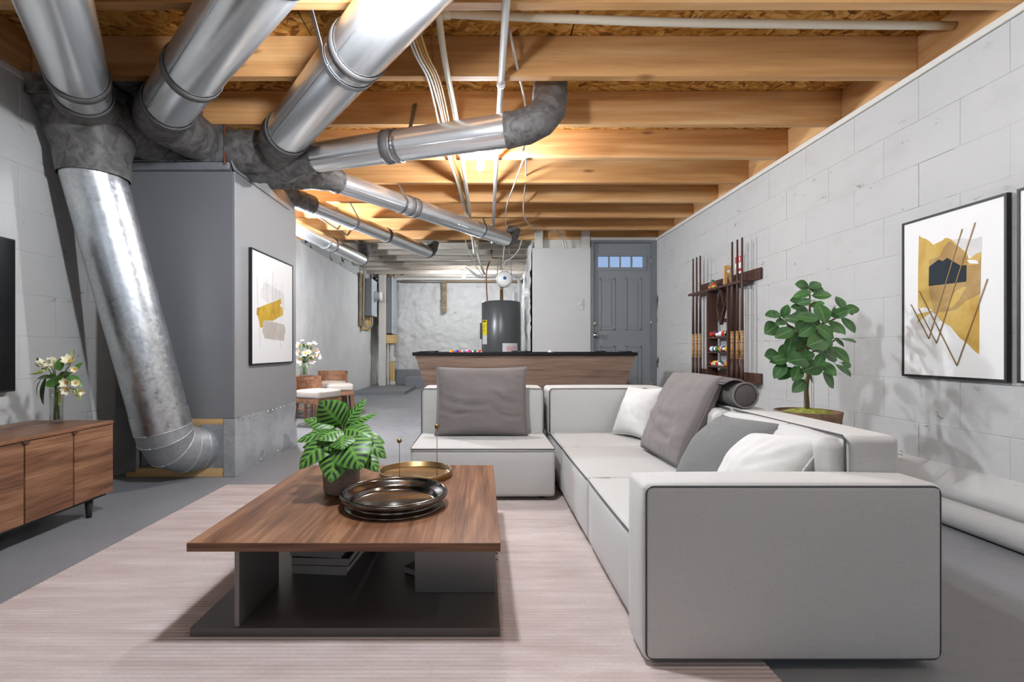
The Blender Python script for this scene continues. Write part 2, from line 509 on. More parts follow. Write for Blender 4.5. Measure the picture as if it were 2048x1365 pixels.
def m_calathea():
    m = Mat('striped_prayer_leaf', '#57a02a', .42)
    uv = m.n('ShaderNodeSeparateXYZ', i_0=m.n('ShaderNodeTexCoord').outputs['UV']).outputs
    au = m.math('ABSOLUTE', uv[0])
    v = m.math('SUBTRACT', uv[1], m.math('MULTIPLY', au, .20))
    st = m.math('SINE', m.math('MULTIPLY', v, 44.0))
    dark = m.rng(m.math('ADD', st, m.math('MULTIPLY', m.noise(m.coord(), 60, 2), .6)), .35, .7)
    env = m.math('MULTIPLY', m.rng(au, .08, .2), m.rng(au, .70, .92, 1., 0.))
    c = m.mix(m.math('MULTIPLY', dark, env), m.mix(m.rng(st, -1, .3), '#6f9f3f', '#477c30'), '#1b3324')
    c = m.mix(m.rng(au, .0, .06, .8, 0.), c, '#7fb050')
    geo = m.n('ShaderNodeNewGeometry').outputs['Backfacing']
    m.color(m.mix(m.rng(m.math('ABSOLUTE', uv[0]), .93, 1.), c, '#2c4a22'))
    return m.m
M['calathea'] = m_calathea()
def m_leaf(name, col, vein, light):
    m = Mat(name, col, .36)
    uv = m.n('ShaderNodeSeparateXYZ', i_0=m.n('ShaderNodeTexCoord').outputs['UV']).outputs
    au = m.math('ABSOLUTE', uv[0])
    c = m.mix(m.rng(m.noise(m.coord(), 14, 3), .35, .65), col, light)
    st = m.math('SINE', m.math('MULTIPLY', m.math('SUBTRACT', uv[1], m.math('MULTIPLY', au, .3)), 60.))
    c = m.mix(m.math('MULTIPLY', m.rng(st, .8, 1.), .18), c, vein)
    m.color(m.mix(m.rng(au, .0, .09, .75, 0.), c, vein)); return m.m
M['rubber'] = m_leaf('rubber_plant_leaf', '#365f32', '#93b878', '#4a7a40')
M['leaf_green'] = m_leaf('bouquet_leaf', '#4e7a35', '#7fa85c', '#5f8c42')
M['leaf_dark'] = m_leaf('dark_bouquet_leaf', '#3c4f28', '#5f7442', '#4a5f30')
M['stem'] = plain('brown_stem', '#6a5537', .7)
M['stem_green'] = plain('green_stem', '#5d7a3a', .6)
M['petal'] = plain('cream_petal', '#ece6c6', .6)
M['petal_white'] = plain('white_petal', '#efe6ec', .6)
M['petal_bud'] = plain('green_bud', '#aebb63', .6)
M['flower_core'] = plain('yellow_flower_centre', '#dcae2a', .7)
def m_glass(name, col, rough=.02):
    m = Mat(name, col, rough)
    t = m.n('ShaderNodeBsdfTransparent', i_Color=lin(col)); g = m.n('ShaderNodeBsdfGlossy', i_Roughness=rough)
    f = m.math('ADD', m.math('MULTIPLY', m.n('ShaderNodeLayerWeight', i_Blend=.25).outputs['Facing'], .45), .04)
    x = m.n('ShaderNodeMixShader', i_0=f, i_1=t.outputs[0], i_2=g.outputs[0])
    m.nt.links.new(x.outputs[0], m.nt.nodes['Material Output'].inputs[0]); return m.m
M['glass'] = m_glass('clear_glass', '#f4f6f4')
M['pane'] = m_glass('door_glass', '#eef4fb', .08)
M['gold_wash'] = None
def m_water(name, a, b, c):
    m = Mat(name, a, .8); p = m.coord()
    m.color(m.ramp(m.rng(m.noise(p, 6, 6, .62, .6), .3, .7), [(0., a), (.5, b), (1., c)])); return m.m
M['gold_wash'] = m_water('ochre_watercolour', '#b98f3f', '#c9a757', '#d6bb76')
M['brown_wash'] = m_water('umber_watercolour', '#957345', '#ab8a55', '#bea06b')
M['grey_wash'] = m_water('grey_watercolour', '#c9c6c1', '#d6d3cf', '#dedcd8')
M['taupe_wash'] = m_water('taupe_watercolour', '#b0a89e', '#c0b9af', '#cdc7be')
M['mustard_wash'] = m_water('mustard_watercolour', '#9a7413', '#c49c26', '#d6b544')
M['pale_wash'] = m_water('pale_grey_watercolour', '#d3d2cd', '#dbdad5', '#e2e1dc')
M['navy'] = m_water('navy_paper', '#141e26', '#19262e', '#1e2c35')
M['gold_line'] = plain('thin_gold_line', '#8a6a38', .5, .3)
M['pencil'] = plain('pencil_line', '#bdbab4', .8)
def m_emit(name, col, st):
    m = Mat(name, col, .4); m.b.inputs['Emission Color'].default_value = lin(col); m.b.inputs['Emission Strength'].default_value = st; return m.m
M['bulb'] = m_emit('lit_bulb', '#eff4fd', BULB_MAIN)
M['bulb_far'] = m_emit('lit_bulb_far', '#eff4fd', BULB_FAR)
M['fill_near'] = m_emit('lit_fill_near', '#eff4fd', FILL_NEAR)
M['fill_aisle'] = m_emit('lit_fill_aisle', '#eff4fd', FILL_AISLE)
M['bulb_side'] = m_emit('lit_fill_side', '#eff4fd', FILL_SIDE)
def m_ball(name, col, kind):
    m = Mat(name, col, .12)
    z = m.n('ShaderNodeSeparateXYZ', i_0=m.coord(rot=(.5, .35, .2))).outputs
    r = .0286
    if kind == 'stripe':
        c = m.mix(m.math('GREATER_THAN', m.math('ABSOLUTE', z[2]), r * .55), col, '#eeebe2')
    elif kind == 'solid':
        c = m.mix(m.math('GREATER_THAN', z[0], r * .87), col, '#eeebe2')
        c = m.mix(m.math('LESS_THAN', z[0], -r * .87), c, '#eeebe2')
    else: c = m.mix(0., col, col)
    m.color(c); return m.m
BALLC = {'red': '#c22a1c', 'maroon': '#7c1c22', 'purple': '#5a3a94', 'white': '#ecebe6', 'blue': '#2a49ae', 'green': '#177a37', 'orange': '#dc8a1e', 'yellow': '#e2bb22', 'black': '#161616', 'pink': '#d53a6a'}
# ================================================================== STRUCTURE
XL, XR = -2.62, 2.466
ZJ = 2.48            # underside of the new joists
ZO = 2.715           # underside of the subfloor
YB = 12.5            # rear stone wall
def struct(name, mb, mat, label=None, parent=None, smooth=False):
    o = mb.build(name, mat, parent, smooth)
    if parent is None: tag(o, label, None, None, 'structure'); o['category'] = name.split('_')[0]
    return o

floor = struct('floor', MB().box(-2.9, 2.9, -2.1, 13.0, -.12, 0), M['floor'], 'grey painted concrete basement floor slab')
# low concrete steps at the rear
struct('floor_step', MB().cbox(-2.58, -1.55, 10.0, 12.3, -.02, .068, .012), M['step'], 'low grey concrete platform at the foot of the far electrical posts')
struct('floor_step', MB().cbox(-1.79, .9, 11.5, 12.3, -.02, .265, .012), M['step'], 'middle grey concrete step behind the pool table')
struct('floor_step', MB().cbox(-2.2, .95, 12.2, 12.49, -.02, .41, .012), M['step'], 'uppermost grey concrete curb along the rear stone wall')

# ---- walls of painted concrete block
def block_mesh(L, Hh, D, g=.0009, b=.0012):
    """a block face: front at +x, slightly proud, chamfered edges"""
    y0, y1, z0, z1 = g, L - g, g, Hh - g
    vs = [(0, y0, z0), (0, y1, z0), (0, y1, z1), (0, y0, z1), (D - b, y0, z0), (D - b, y1, z0), (D - b, y1, z1), (D - b, y0, z1),
          (D, y0 + b * 2.5, z0 + b * 2.5), (D, y1 - b * 2.5, z0 + b * 2.5), (D, y1 - b * 2.5, z1 - b * 2.5), (D, y0 + b * 2.5, z1 - b * 2.5)]
    fs = [(0, 1, 5, 4), (1, 2, 6, 5), (2, 3, 7, 6), (3, 0, 4, 7), (4, 5, 9, 8), (5, 6, 10, 9), (6, 7, 11, 10), (7, 4, 8, 11), (8, 9, 10, 11)]
    return mesh(vs, fs, 'block')
def blocks(wall, x, sgn, ya, yb, zt, L=.49, Hh=.244):
    me = block_mesh(L, Hh, .003); he = block_mesh(L / 2, Hh, .003)
    for q in (me, he): q.materials.append(M['wall'])
    r = 0
    z = 0.0
    while z + Hh <= zt + .02:
        y = ya
        if r % 2:
            seq = [he]
        else: seq = []
        while True:
            q = seq.pop(0) if seq else me
            l = L / 2 if q is he else L
            if y + l > yb + .01:
                if y + L / 2 <= yb + .01: q = he; l = L / 2
                else: break
            o = bpy.data.objects.new('block', q); COL.objects.link(o)
            rx = random.uniform(-.0008, .0008)
            if sgn > 0: o.location = (x + rx, y, z)
            else: o.location = (x + rx, y + l, z); o.rotation_euler = (0, 0, math.pi)
            attach(o, wall); y += l
        z += Hh; r += 1
wr = struct('wall_right', MB().box(XR, XR + .25, -2.1, 7.35, 0, 2.44), M['mortar'], 'white painted concrete block wall with cracks and hung artwork')
blocks(wr, XR + .0005, -1, .62, 7.09, 2.44)
wl = struct('wall_left', MB().box(XL - .25, XL, -2.1, 12.75, 0, 2.44).box(XL - .25, XL, 7.25, 12.75, 2.4405, 2.9), M['mortar'], 'white painted block wall running the full depth of the basement')
blocks(wl, XL - .0005, 1, .62, 4.1, 2.44)
# bumpy plaster skin on the far stretch of that wall
def rough_sheet(origin, ux, uz, nx, nz, amp, sc, nrm, seed=0, zmin=None):
    mb = MB(); vs = []
    o = V(origin); ux = V(ux); uz = V(uz); nrm = V(nrm)
    for j in range(nz + 1):
        for i in range(nx + 1):
            p = o + ux * (i / nx) + uz * (j / nz)
            d = noise.fractal(p * sc + V((seed, seed, 0)), 1.0, 2.0, 4) * amp
            vs.append(p + nrm * (abs(d) if zmin is None else d))
    n = nx + 1
    mb.add(vs, [(j * n + i, j * n + i + 1, (j + 1) * n + i + 1, (j + 1) * n + i) for j in range(nz) for i in range(nx)])
    return mb
struct('plaster_coat', rough_sheet((XL + .004, 4.1, 0), (0, 8.4, 0), (0, 0, 2.44), 90, 30, .03, 1.6, (1, 0, 0)), M['plaster'], None, wl, True)
wb = struct('wall_back', MB().box(-2.9, 1.4, YB + .06, YB + .3, 0, 2.9), M['stone'], 'rough white painted rubble stone wall at the rear of the basement')
struct('stone_face', rough_sheet((-2.7, YB, 0), (3.9, 0, 0), (0, 0, 2.63), 130, 90, .07, 3.1, (0, -1, 0), 5), M['stone'], None, wb, True)
# thick stone return wall right of the water heater
wi = struct('wall_inner', MB().prism([(.74, 7.2, 0), (1.03, YB + .1, 0), (1.5, YB + .1, 0), (1.5, 7.2, 0)], (0, 0, 2.85)), M['stone'], 'white painted stone return wall beside the water heater')
struct('stone_face', rough_sheet((.70, 7.16, 0), (.3, 5.4, 0), (0, 0, 2.45), 70, 50, .06, 3.0, (-1, .05, 0), 9), M['stone'], None, wi, True)
# partition with the door
wd = struct('wall_door', MB().box(.71, 1.535, 7.10, 7.14, 0, 2.345), M['board_white'], 'white painted board partition beside the grey door')
struct('stud', MB().cbox(.745, .86, 7.10, 7.135, 2.346, 2.64, .003), M['white_wood'], None, wd)
struct('stud', MB().cbox(1.405, 1.53, 7.10, 7.135, 2.346, 2.64, .003), M['white_wood'], None, wd)
struct('back_panel', MB().box(.75, 1.54, 7.16, 7.199, 0, 2.479), M['white_wood'], None, wd)
struct('header', MB().box(1.54, 2.47, 7.11, 7.24, 2.452, 2.50), M['white_wood'], None, wd)
struct('outer_board', MB().box(.76, 1.535, 7.27, 7.33, 0, 2.85), M['white_wood'], None, wd)
# wall behind the camera with two openings added for the fill lights
wf = MB()
for (x0, x1, z0, z1) in ((-2.9, -2.05, 0, 2.75), (-.45, .45, 0, 2.75), (2.05, 2.9, 0, 2.75), (-2.05, -.45, 0, .75), (.45, 2.05, 0, .75), (-2.05, -.45, 2.15, 2.75), (.45, 2.05, 2.15, 2.75)):
    wf.box(x0, x1, -2.12, -1.97, z0, z1)
struct('wall_front', wf, M['wall'], 'white painted wall with two added fill light openings opposite the door')

# ---- ceiling: subfloor panels, joists, rim boards
ce = struct('ceiling', MB().box(-2.9, 2.9, -2.1, 7.25, ZO + .03, ZO + .08), M['osb'], 'open timber joist ceiling with strand board subfloor')
for xa, xb in ((-2.72, -2.49), (-2.49, -.99), (-.99, .51), (.51, 1.99), (1.99, 2.6)):
    for ya, yb in ((-2.05, -.1), (-.1, 2.9), (2.9, 5.9), (5.9, 7.2)):
        o = MB().box(xa + .004, xb - .004, ya + .003, yb - .003, ZO, ZO + .029).build('subfloor_panel', M['osb'], ce)
JY = [2.94 - .613, 2.94, 3.553, 4.166, 4.779, 5.392, 6.005, 6.618, 7.20]   # rear faces
JY = [2.94 - .613 * k for k in range(7, 1, -1)] + JY
jm = MB().cbox(-2.6, 2.51, -.055, 0, ZJ, ZO - .001, .003)
jme = mesh(jm.v, jm.f, 'joist'); jme.materials.append(M['joist'])
for y in JY:
    o = bpy.data.objects.new('joist', jme); COL.objects.link(o); o.location = (0, y, 0); attach(o, ce)
MB().cbox(2.512, 2.555, -2.05, 7.2, ZJ, ZO - .001, .003).build('rim_board', M['rim'], ce)
MB().cbox(-2.645, -2.602, -2.05, 7.2, ZJ, ZO - .001, .003).build('rim_board', M['rim'], ce)
struct('trim_1', MB().cbox(2.448, 2.60, -2.05, 7.09, 2.441, ZJ - .001, .006), M['white_wood'], 'white painted sill plate on top of the wall with the artwork')
struct('trim_2', MB().cbox(-2.75, -2.605, -2.05, 7.2, 2.441, ZJ - .001, .006), M['white_wood'], 'white painted sill plate on top of the wall with the television')
# older, lower whitewashed ceiling behind
co_ = struct('ceiling_old', MB().box(-2.9, 1.4, 7.24, 12.75, 2.83, 2.9), M['whitewash'], 'old whitewashed joists and boards over the water heater')
for i in range(16):
    y = 7.28 + i * .335
    MB().cbox(-2.85, 1.4, y, y + .327, 2.80, 2.829, .004).build('ceiling_board', M['whitewash'], co_)
for i, y in enumerate((7.55, 7.95, 8.5, 9.05, 9.6, 10.15, 10.7, 11.25, 11.8)):
    MB().cbox(-2.62, 1.3, y, y + .07, 2.615 + random.uniform(-.01, .01), 2.799, .006).build('joist', M['old_wood'] if i < 2 else M['whitewash'], co_)
struct('trim_3', MB().cbox(-2.6, .98, 12.14, 12.3, 2.60, 2.78, .008), M['white_wood'], 'white painted timber header in front of the rear stone wall')
struct('trim_4', MB().cbox(-2.05, .95, 12.3, 12.48, 2.565, 2.62, .008), M['old_wood'], 'bare weathered sill timber on the rear stone wall')
# ---- white base ledge and drain pipe along the right wall
mb = MB()
prof = [(XR + .01, .30), (XR - .015, .285), (XR - .05, .25), (XR - .085, .215), (XR - .10, .175), (XR - .095, .14), (XR + .01, .13)]
ys = [.3 + .23 * i for i in range(27)]
vs = []
for y in ys:
    for (x, z) in prof: vs.append((x + noise.noise(V((y * 2, z * 4, 0))) * .006, y, z + noise.noise(V((y * 1.5, 7, z))) * .006))
n = len(prof)
mb.add(vs, [(i * n + k, i * n + k + 1, (i + 1) * n + k + 1, (i + 1) * n + k) for i in range(len(ys) - 1) for k in range(n - 1)])
struct('trim_5', mb, M['wall'], 'upper rounded white plaster ledge at the foot of the artwork wall', None, True)
struct('trim_6', MB().tube([(XR - .085 + noise.noise(V((y, 0, 0))) * .004, y, .073) for y in ys], .068, 16), M['wall'], 'lower white painted pipe lying on the floor along the artwork wall', None, True)

# ---- door
DY = 7.10
d = thing('door_1', 'grey panelled exterior door with four small panes and nickel knob', 'door', (2.0, DY, 0), kind='structure')
X0, X1, ZT = 1.576, 2.393, 2.412
zl0, zl1 = at(0, 535, DY).z, at(0, 512.5, DY).z
xs = [at(p, 0, DY).x for p in (1196, 1217.6, 1219.8, 1240.5, 1242, 1262.6, 1265, 1287)]
slab = MB()
slab.box(X0, X1, DY, DY + .045, .01, zl0).box(X0, X1, DY, DY + .045, zl1, ZT).box(X0, xs[0], DY, DY + .045, zl0, zl1).box(xs[7], X1, DY, DY + .045, zl0, zl1)
for a, b in ((1, 2), (3, 4), (5, 6)): slab.box(xs[a], xs[b], DY, DY + .045, zl0, zl1)
slab.build('door_slab', M['door_grey'], d)
for k in range(4): MB().box(xs[2 * k] - .002, xs[2 * k + 1] + .002, DY + .018, DY + .026, zl0 - .002, zl1 + .002).build('pane', M['pane'], d)
mo = MB()
for (a, b, c, e) in ((xs[0] - .045, xs[7] + .045, zl0 - .045, zl0), (xs[0] - .045, xs[7] + .045, zl1, zl1 + .03), (xs[0] - .045, xs[0], zl0, zl1), (xs[7], xs[7] + .045, zl0, zl1)):
    mo.cbox(a, b, DY - .012, DY, c, e, .005)
mo.build('window_frame', M['door_grey'], d)
def dpanel(pa, pb, ya, yb):
    a = at(pa, yb, DY); b = at(pb, ya, DY)
    mm = MB()
    for (x0, x1, z0, z1) in ((a.x, b.x, a.z, a.z + .022), (a.x, b.x, b.z - .022, b.z), (a.x, a.x + .022, a.z, b.z), (b.x - .022, b.x, a.z, b.z)):
        mm.cbox(x0, x1, DY - .009, DY + .001, z0, z1, .004)
    mm.cbox(a.x + .05, b.x - .05, DY - .006, DY + .001, a.z + .05, b.z - .05, .004)
    mm.build('door_panel', M['door_grey'], d)
for (pa, pb) in ((1199, 1230), (1250.5, 1282.5)):
    dpanel(pa, pb, 557, 661); dpanel(pa, pb, 692, 786)
fr = MB().box(1.541, 1.574, DY - .035, DY + .06, 0, 2.45).box(2.396, 2.464, DY - .035, DY + .06, 0, 2.45).box(1.574, 2.396, DY - .035, DY + .06, 2.415, 2.45)
fr.build('door_frame', M['door_frame'], d)
k = at(1189, 671, DY); MB().lathe([(0, .012), (.034, .01), (.036, 0), (.014, -.004), (.013, -.03), (.028, -.04), (.034, -.055), (.028, -.07), (0, -.075)], (k.x + .004, DY, k.z), 20, 'y').build('knob', M['chrome'], d, True)
k = at(1189, 647.6, DY); MB().lathe([(0, .012), (.034, .01), (.036, -.006), (.03, -.014), (.02, -.016), (0, -.016)], (k.x + .004, DY, k.z), 20, 'y').build('deadbolt', M['chrome'], d, True)
for yy in (521, 645, 768):
    k = at(1302, yy, DY); MB().tube([(k.x, DY - .006, k.z - .055), (k.x, DY - .006, k.z + .055)], .008, 8).build('hinge', M['strap'], d, True)
# light switch and ceiling hole edge
sw = thing('light_switch', 'white toggle light switch on the board partition', 'switch', at(1159, 609, 7.1))
a = at(1159, 609, 7.1)
MB().cbox(a.x - .055, a.x + .055, 7.091, 7.0995, a.z - .08, a.z + .08, .003).build('plate', M['board_white'], sw)
MB().cbox(a.x - .008, a.x + .008, 7.075, 7.093, a.z - .012, a.z + .016, .002).build('toggle', M['white'], sw)

# ================================================================== RUG
mb = MB(); vs = []
x0, x1, y0, y1 = -1.69, .805, .75, 3.31
nr = 142
prof = [(0, .0066), (.25, .0080), (.5, .0085), (.75, .0080)]
py = []
for i in range(nr):
    for (t, z) in prof: py.append((y0 + (y1 - y0) * (i + t) / nr, z))
py.append((y1, .0066))
nx = 3
for (y, z) in py:
    for i in range(nx + 1): vs.append((x0 + (x1 - x0) * i / nx, y, z))
n = nx + 1
mb.add(vs, [(j * n + i, j * n + i + 1, (j + 1) * n + i + 1, (j + 1) * n + i) for j in range(len(py) - 1) for i in range(nx)])
mb.box(x0, x1, y0, y1, .0003, .0065)
tag(mb.build('area_rug', M['rug']), 'large pale blush ribbed area rug under the coffee table', 'rug')
RZ = .0085
# ================================================================== DUCTWORK
def duct_pipe(parent, a, b, r, mat='duct', n=28):
    a, b = V(a), V(b); L = (b - a).length; t = (b - a) / L
    p = MB()
    p.tube([a, b], r, n, False)
    # raised lock seam along the pipe
    up = V((0, 0, 1)) if abs(t.z) < .8 else V((0, -1, 0))
    s = (up - t * up.dot(t)).normalized(); sd = t.cross(s)
    q = (s * -.5 + sd * .8).normalized()
    p.tube([a + q * r, b + q * r], .004, 6, True)
    return p.build('pipe', M[mat], parent, True)
def ring(parent, a, t, r, w, name='sealant_band', mat='band', n=28, jit=.0):
    a, t = V(a), V(t).normalized()
    return MB().tube([a - t * w / 2, a - t * w * .45, a + t * w * .45, a + t * w / 2], [r, r + .006, r + .006, r], n, False).build(name, M[mat], parent, True)
def elbow(parent, pts, r, mat='mastic', name='elbow', seg=5, n=28, steps=12):
    """gored elbow: sections joined by slightly raised seams"""
    if len(pts) == 3: P = bez(*pts, n=steps)
    else: P = spline(pts, 5)
    rs = [r + (.008 if i % 3 == 0 else (.003 if i % 3 == 1 else .001)) for i in range(len(P))]
    return MB().tube(P, rs, n, False).build(name, M[mat], parent, True)
def strap(parent, c, t, r, top, w=.03):
    """flat metal hanger: loop round the pipe, then up to a joist"""
    c, t = V(c), V(t).normalized(); top = V(top)
    s = V((0, 0, 1)); s = (s - t * s.dot(t)).normalized(); sd = t.cross(s)
    if (top - c).dot(sd) < 0: sd = -sd
    pts = [c + (sd * math.cos(a) + s * math.sin(a)) * (r + .004) for a in [math.radians(q) for q in range(150, -211, -18)][:-1]]
    pts = [c + (sd * math.cos(math.radians(q)) + s * math.sin(math.radians(q))) * (r + .004) for q in range(170, 379, 15)] + [top]
    mb = MB(); vs = []
    for p in pts: vs += [p - t * w / 2, p + t * w / 2, p + t * w / 2 + (p - c).normalized() * .003, p - t * w / 2 + (p - c).normalized() * .003]
    fs = []
    for i in range(len(pts) - 1):
        for k in range(4): fs.append((i * 4 + k, i * 4 + (k + 1) % 4, (i + 1) * 4 + (k + 1) % 4, (i + 1) * 4 + k))
    mb.add(vs, fs)
    return mb.build('hanger_strap', M['strap'], parent)
def lerp(a, b, t): return V(a) * (1 - t) + V(b) * t

# furnace enclosure: tall grey panelled box over a galvanised base
PX0, PX1, PY0, PY1 = -2.535, -1.76, 3.556, 4.72
e = thing('furnace_enclosure', 'tall satin grey plenum box standing on a galvanised base', 'plenum', (-2.15, 4.1, 0))
MB().box(PX0, PX1 - .0125, PY0 + .0125, PY1 - .012, .412, 2.168).build('core', M['panel'], e)
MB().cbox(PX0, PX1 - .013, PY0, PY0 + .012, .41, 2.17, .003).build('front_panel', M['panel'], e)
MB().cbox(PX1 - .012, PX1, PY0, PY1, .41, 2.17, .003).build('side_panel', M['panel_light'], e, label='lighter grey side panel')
b = MB().box(-2.0, PX1 - .004, PY0 + .02, PY1 - .01, .0, .408)
b.build('base_box', M['sheet_dull'], e)
# crinkled galvanised skirt
sk = rough_sheet((PX1 + .001, PY0, .0), (0, PY1 - PY0, 0), (0, 0, .415), 40, 14, .02, 3.2, (1, 0, 0), 3, 0)
sk.build('skirt', M['sheet'], e, True)
for i in range(14):
    y = PY0 + .03 + i * .085
    MB().lathe([(0, .006), (.007, .004), (.009, 0)], (PX1 + .004, y, .396), 8, 'x').build('rivet', M['strap'], e)
for i in range(4):
    y = PY0 + .08 + i * .33
    MB().lathe([(0, .008), (.01, .005), (.013, 0)], (PX1 + .004, y, .03), 8, 'x').build('rivet', M['strap'], e)
MB().cbox(-2.0, -1.83, PY0 - .012, PY0 + .019, .035, .37, .003).build('access_plate', M['sheet_dull'], e)
MB().cbox(-1.835, PX1 + .012, PY0 - .016, PY0 + .019, .0, .409, .004).build('corner_flashing', M['sheet'], e)
MB().cbox(-2.30, -1.84, PY0 - .004, PY0 + .045, .345, .409, .003).build('timber_rail', M['pine'], e)
MB().cbox(-2.455, -1.84, PY0 - .02, PY0 + .045, .0, .06, .003).build('timber_rail', M['pine'], e)
MB().cbox(-2.52, -2.455, PY0 - .02, PY0 + .02, .0, .03, .003).build('timber_rail', M['pine'], e)
MB().cbox(-2.50, -2.475, PY0 + .05, PY0 + .075, .0, .41, .002).build('corner_angle', M['sheet_dull'], e)
MB().box(-2.45, -2.02, PY0 + .35, PY0 + .37, .0, .41).build('rear_plate', M['elec_grey'], e)

# trunk box on top
tr = thing('duct_trunk', 'smeared metal trunk box between the plenum and the joists', 'duct trunk', (-2.2, 4.1, 2.18))
MB().cbox(-2.55, -1.80, 3.50, 4.70, 2.225, 2.478, .004).build('trunk_body', M['trunk'], tr)
MB().cbox(-2.53, -1.785, 3.52, 4.71, 2.172, 2.224, .004).build('flange', M['sheet_dull'], tr)
MB().prism([(-1.757, 3.53, 2.172), (-1.757, 4.70, 2.172), (-1.801, 4.70, 2.34), (-1.801, 3.51, 2.34)], (.006, 0, .002)).build('apron', M['sheet'], tr)
MB().cbox(-2.30, -1.95, 2.955, 3.49, 2.492, 2.66, .004).build('bay_duct', M['trunk'], tr)
tl = MB(); P = [(-1.803, 3.498, 2.2), (-1.803, 3.498, 2.478)]
tl.tube(P, .007, 8).build('corner_seal', M['copper'], tr)

# large leaning return duct
g = thing('return_duct', 'big galvanised round duct leaning from the ceiling to the floor by the left wall', 'duct', (-2.1, 3.5, .02))
A = V((-2.40, 3.04, 2.09)); B = V((-2.13, 3.34, .375))
R0 = .168
duct_pipe(g, lerp(A, B, .045), lerp(A, B, .93), R0, 'duct_galv', 36)
duct_pipe(g, lerp(A, B, .925), B, R0 + .004, 'duct_galv', 36)
for q in (.9, .95):
    for an in (-.6, .3, 1.3):
        c = lerp(A, B, q); MB().lathe([(0, .006), (.006, .004), (.008, 0)], c + V((math.sin(an) * R0, -math.cos(an) * (R0 + .006), 0)), 8, 'y').build('screw', M['strap'], g)
t = (B - A).normalized()
# gores of the bottom elbow: neighbouring sections share a mitred ring
E = [B, B + t * .05, V((-2.115, 3.40, .255)), V((-2.07, 3.49, .21)), V((-2.035, 3.56, .20)), V((-2.004, 3.62, .20))]
rs_ = [R0 + .002, R0, R0 - .002, R0 - .004, R0 - .008, R0 - .012]
full = MB().tube(E, rs_, 36, False)
for i in range(5):
    MB().add(full.v[i * 36:(i + 2) * 36], [(k, (k + 1) % 36, 36 + (k + 1) % 36, 36 + k) for k in range(36)]).build('elbow_gore', M['sheet_dull'], g, True)
    rg = full.v[i * 36:(i + 1) * 36]
    MB().tube(rg + [rg[0]], .0045, 6).build('seam', M['sheet'], g, True)
# upper sealant wrap and square-to-round boot
rc = [A + V((math.cos(2 * math.pi * k / 32), math.sin(2 * math.pi * k / 32), 0)) * (R0 + .006) for k in range(32)]
vs = []
lev = 7
for j in range(lev + 1):
    f = j / lev; f2 = f * f * (3 - 2 * f)
    for k in range(32):
        an = 2 * math.pi * k / 32; cx, sy = math.cos(an), math.sin(an)
        m_ = max(abs(cx), abs(sy))
        sq = V((-2.40 + cx / m_ * .19, 3.04 + sy / m_ * .20, 2.475))
        ci = A + t * .14 + V((cx, sy, 0)) * (R0 + .016)
        ci.z = A.z + t.z * .14
        p = ci * (1 - f2) + sq * f2; p.z = ci.z * (1 - f) + 2.475 * f
        vs.append(p + V((cx, sy, 0)) * (.006 if j % 2 else 0))
MB().add(vs, [(j * 32 + k, j * 32 + (k + 1) % 32, (j + 1) * 32 + (k + 1) % 32, (j + 1) * 32 + k) for j in range(lev) for k in range(32)]).build('boot', M['mastic'], g, True)
MB().cbox(-2.60, -2.20, 2.83, 3.26, 2.36, 2.479, .004).build('boot_collar', M['trunk'], g)

# three shiny ducts running towards the camera
RD = .138
ZD = 2.335
def supply(label, low, hi, entry, ctrl, bands, straps=()):
    low, hi, entry = V(low), V(hi), V(entry)
    o = thing('round_duct', label, 'duct', low, 'round ducts under the joists')
    duct_pipe(o, low, hi, RD)
    tt = (hi - low).normalized()
    elbow(o, [low + tt * .04, low - tt * .12, ctrl, lerp(ctrl, entry, .5), entry], RD + .004)
    ring(o, low + tt * .03, tt, RD + .004, .05)
    for q in bands: ring(o, low + tt * q, tt, RD + .003, .055)
    return o
supply('shiny round duct nearest the television wall', (-2.235, 2.80, ZD), (-1.14, 1.08, ZD), (-2.31, 3.49, 2.36), V((-2.33, 3.0, ZD)), (.24, 1.35))
supply('shiny round duct in the middle of the three overhead', (-1.855, 2.945, ZD), (-.02, 1.08, ZD), (-1.98, 3.49, 2.37), V((-2.0, 3.12, 2.34)), (.52, 1.6))
o3 = supply('shiny round duct rising beside the cable bundle overhead', (-1.305, 3.33, ZD), (.40, 1.08, ZD), (-1.80, 3.62, 2.34), V((-1.46, 3.62, 2.33)), (1.18, 2.0))
strap(o3, lerp((-1.305, 3.33, ZD), (.40, 1.08, ZD), .38), (.76, -1, 0), RD, (-.80, 2.32, 2.5), .035)

# side branch that bends up into the joist bay
RB = .103
o = thing('round_duct', 'shiny branch duct bending up into the joist bay by the bulb', 'duct', (.0, 3.2, 2.2), 'round ducts under the joists')
a, b = V((-1.21, 3.55, 2.265)), V((.17, 3.13, 2.275))
duct_pipe(o, a, b, RB)
tt = (b - a).normalized()
elbow(o, [a + tt * .03, a - tt * .12, V((-1.5, 3.72, 2.25)), V((-1.68, 3.76, 2.27)), V((-1.80, 3.78, 2.29))], RB + .004)
P = bez(b - tt * .02, b + tt * .27, V((.425, 3.16, 2.50)), 12) + [V((.43, 3.17, 2.60))]
MB().tube(P, [RB + (.008 if i % 3 == 0 else .003) for i in range(len(P))], 28, False).build('elbow', M['mastic'], o, True)
MB().tube([(.43, 3.17, 2.56), (.43, 3.17, 2.714)], RB - .004, 28, False).build('riser', M['duct'], o, True)
ring(o, lerp(a, b, .42), tt, RB + .003, .06); ring(o, lerp(a, b, .46), tt, RB + .001, .02, 'seam', 'strap')
strap(o, lerp(a, b, .47), tt, RB, (-.47, 3.49, 2.62), .03)

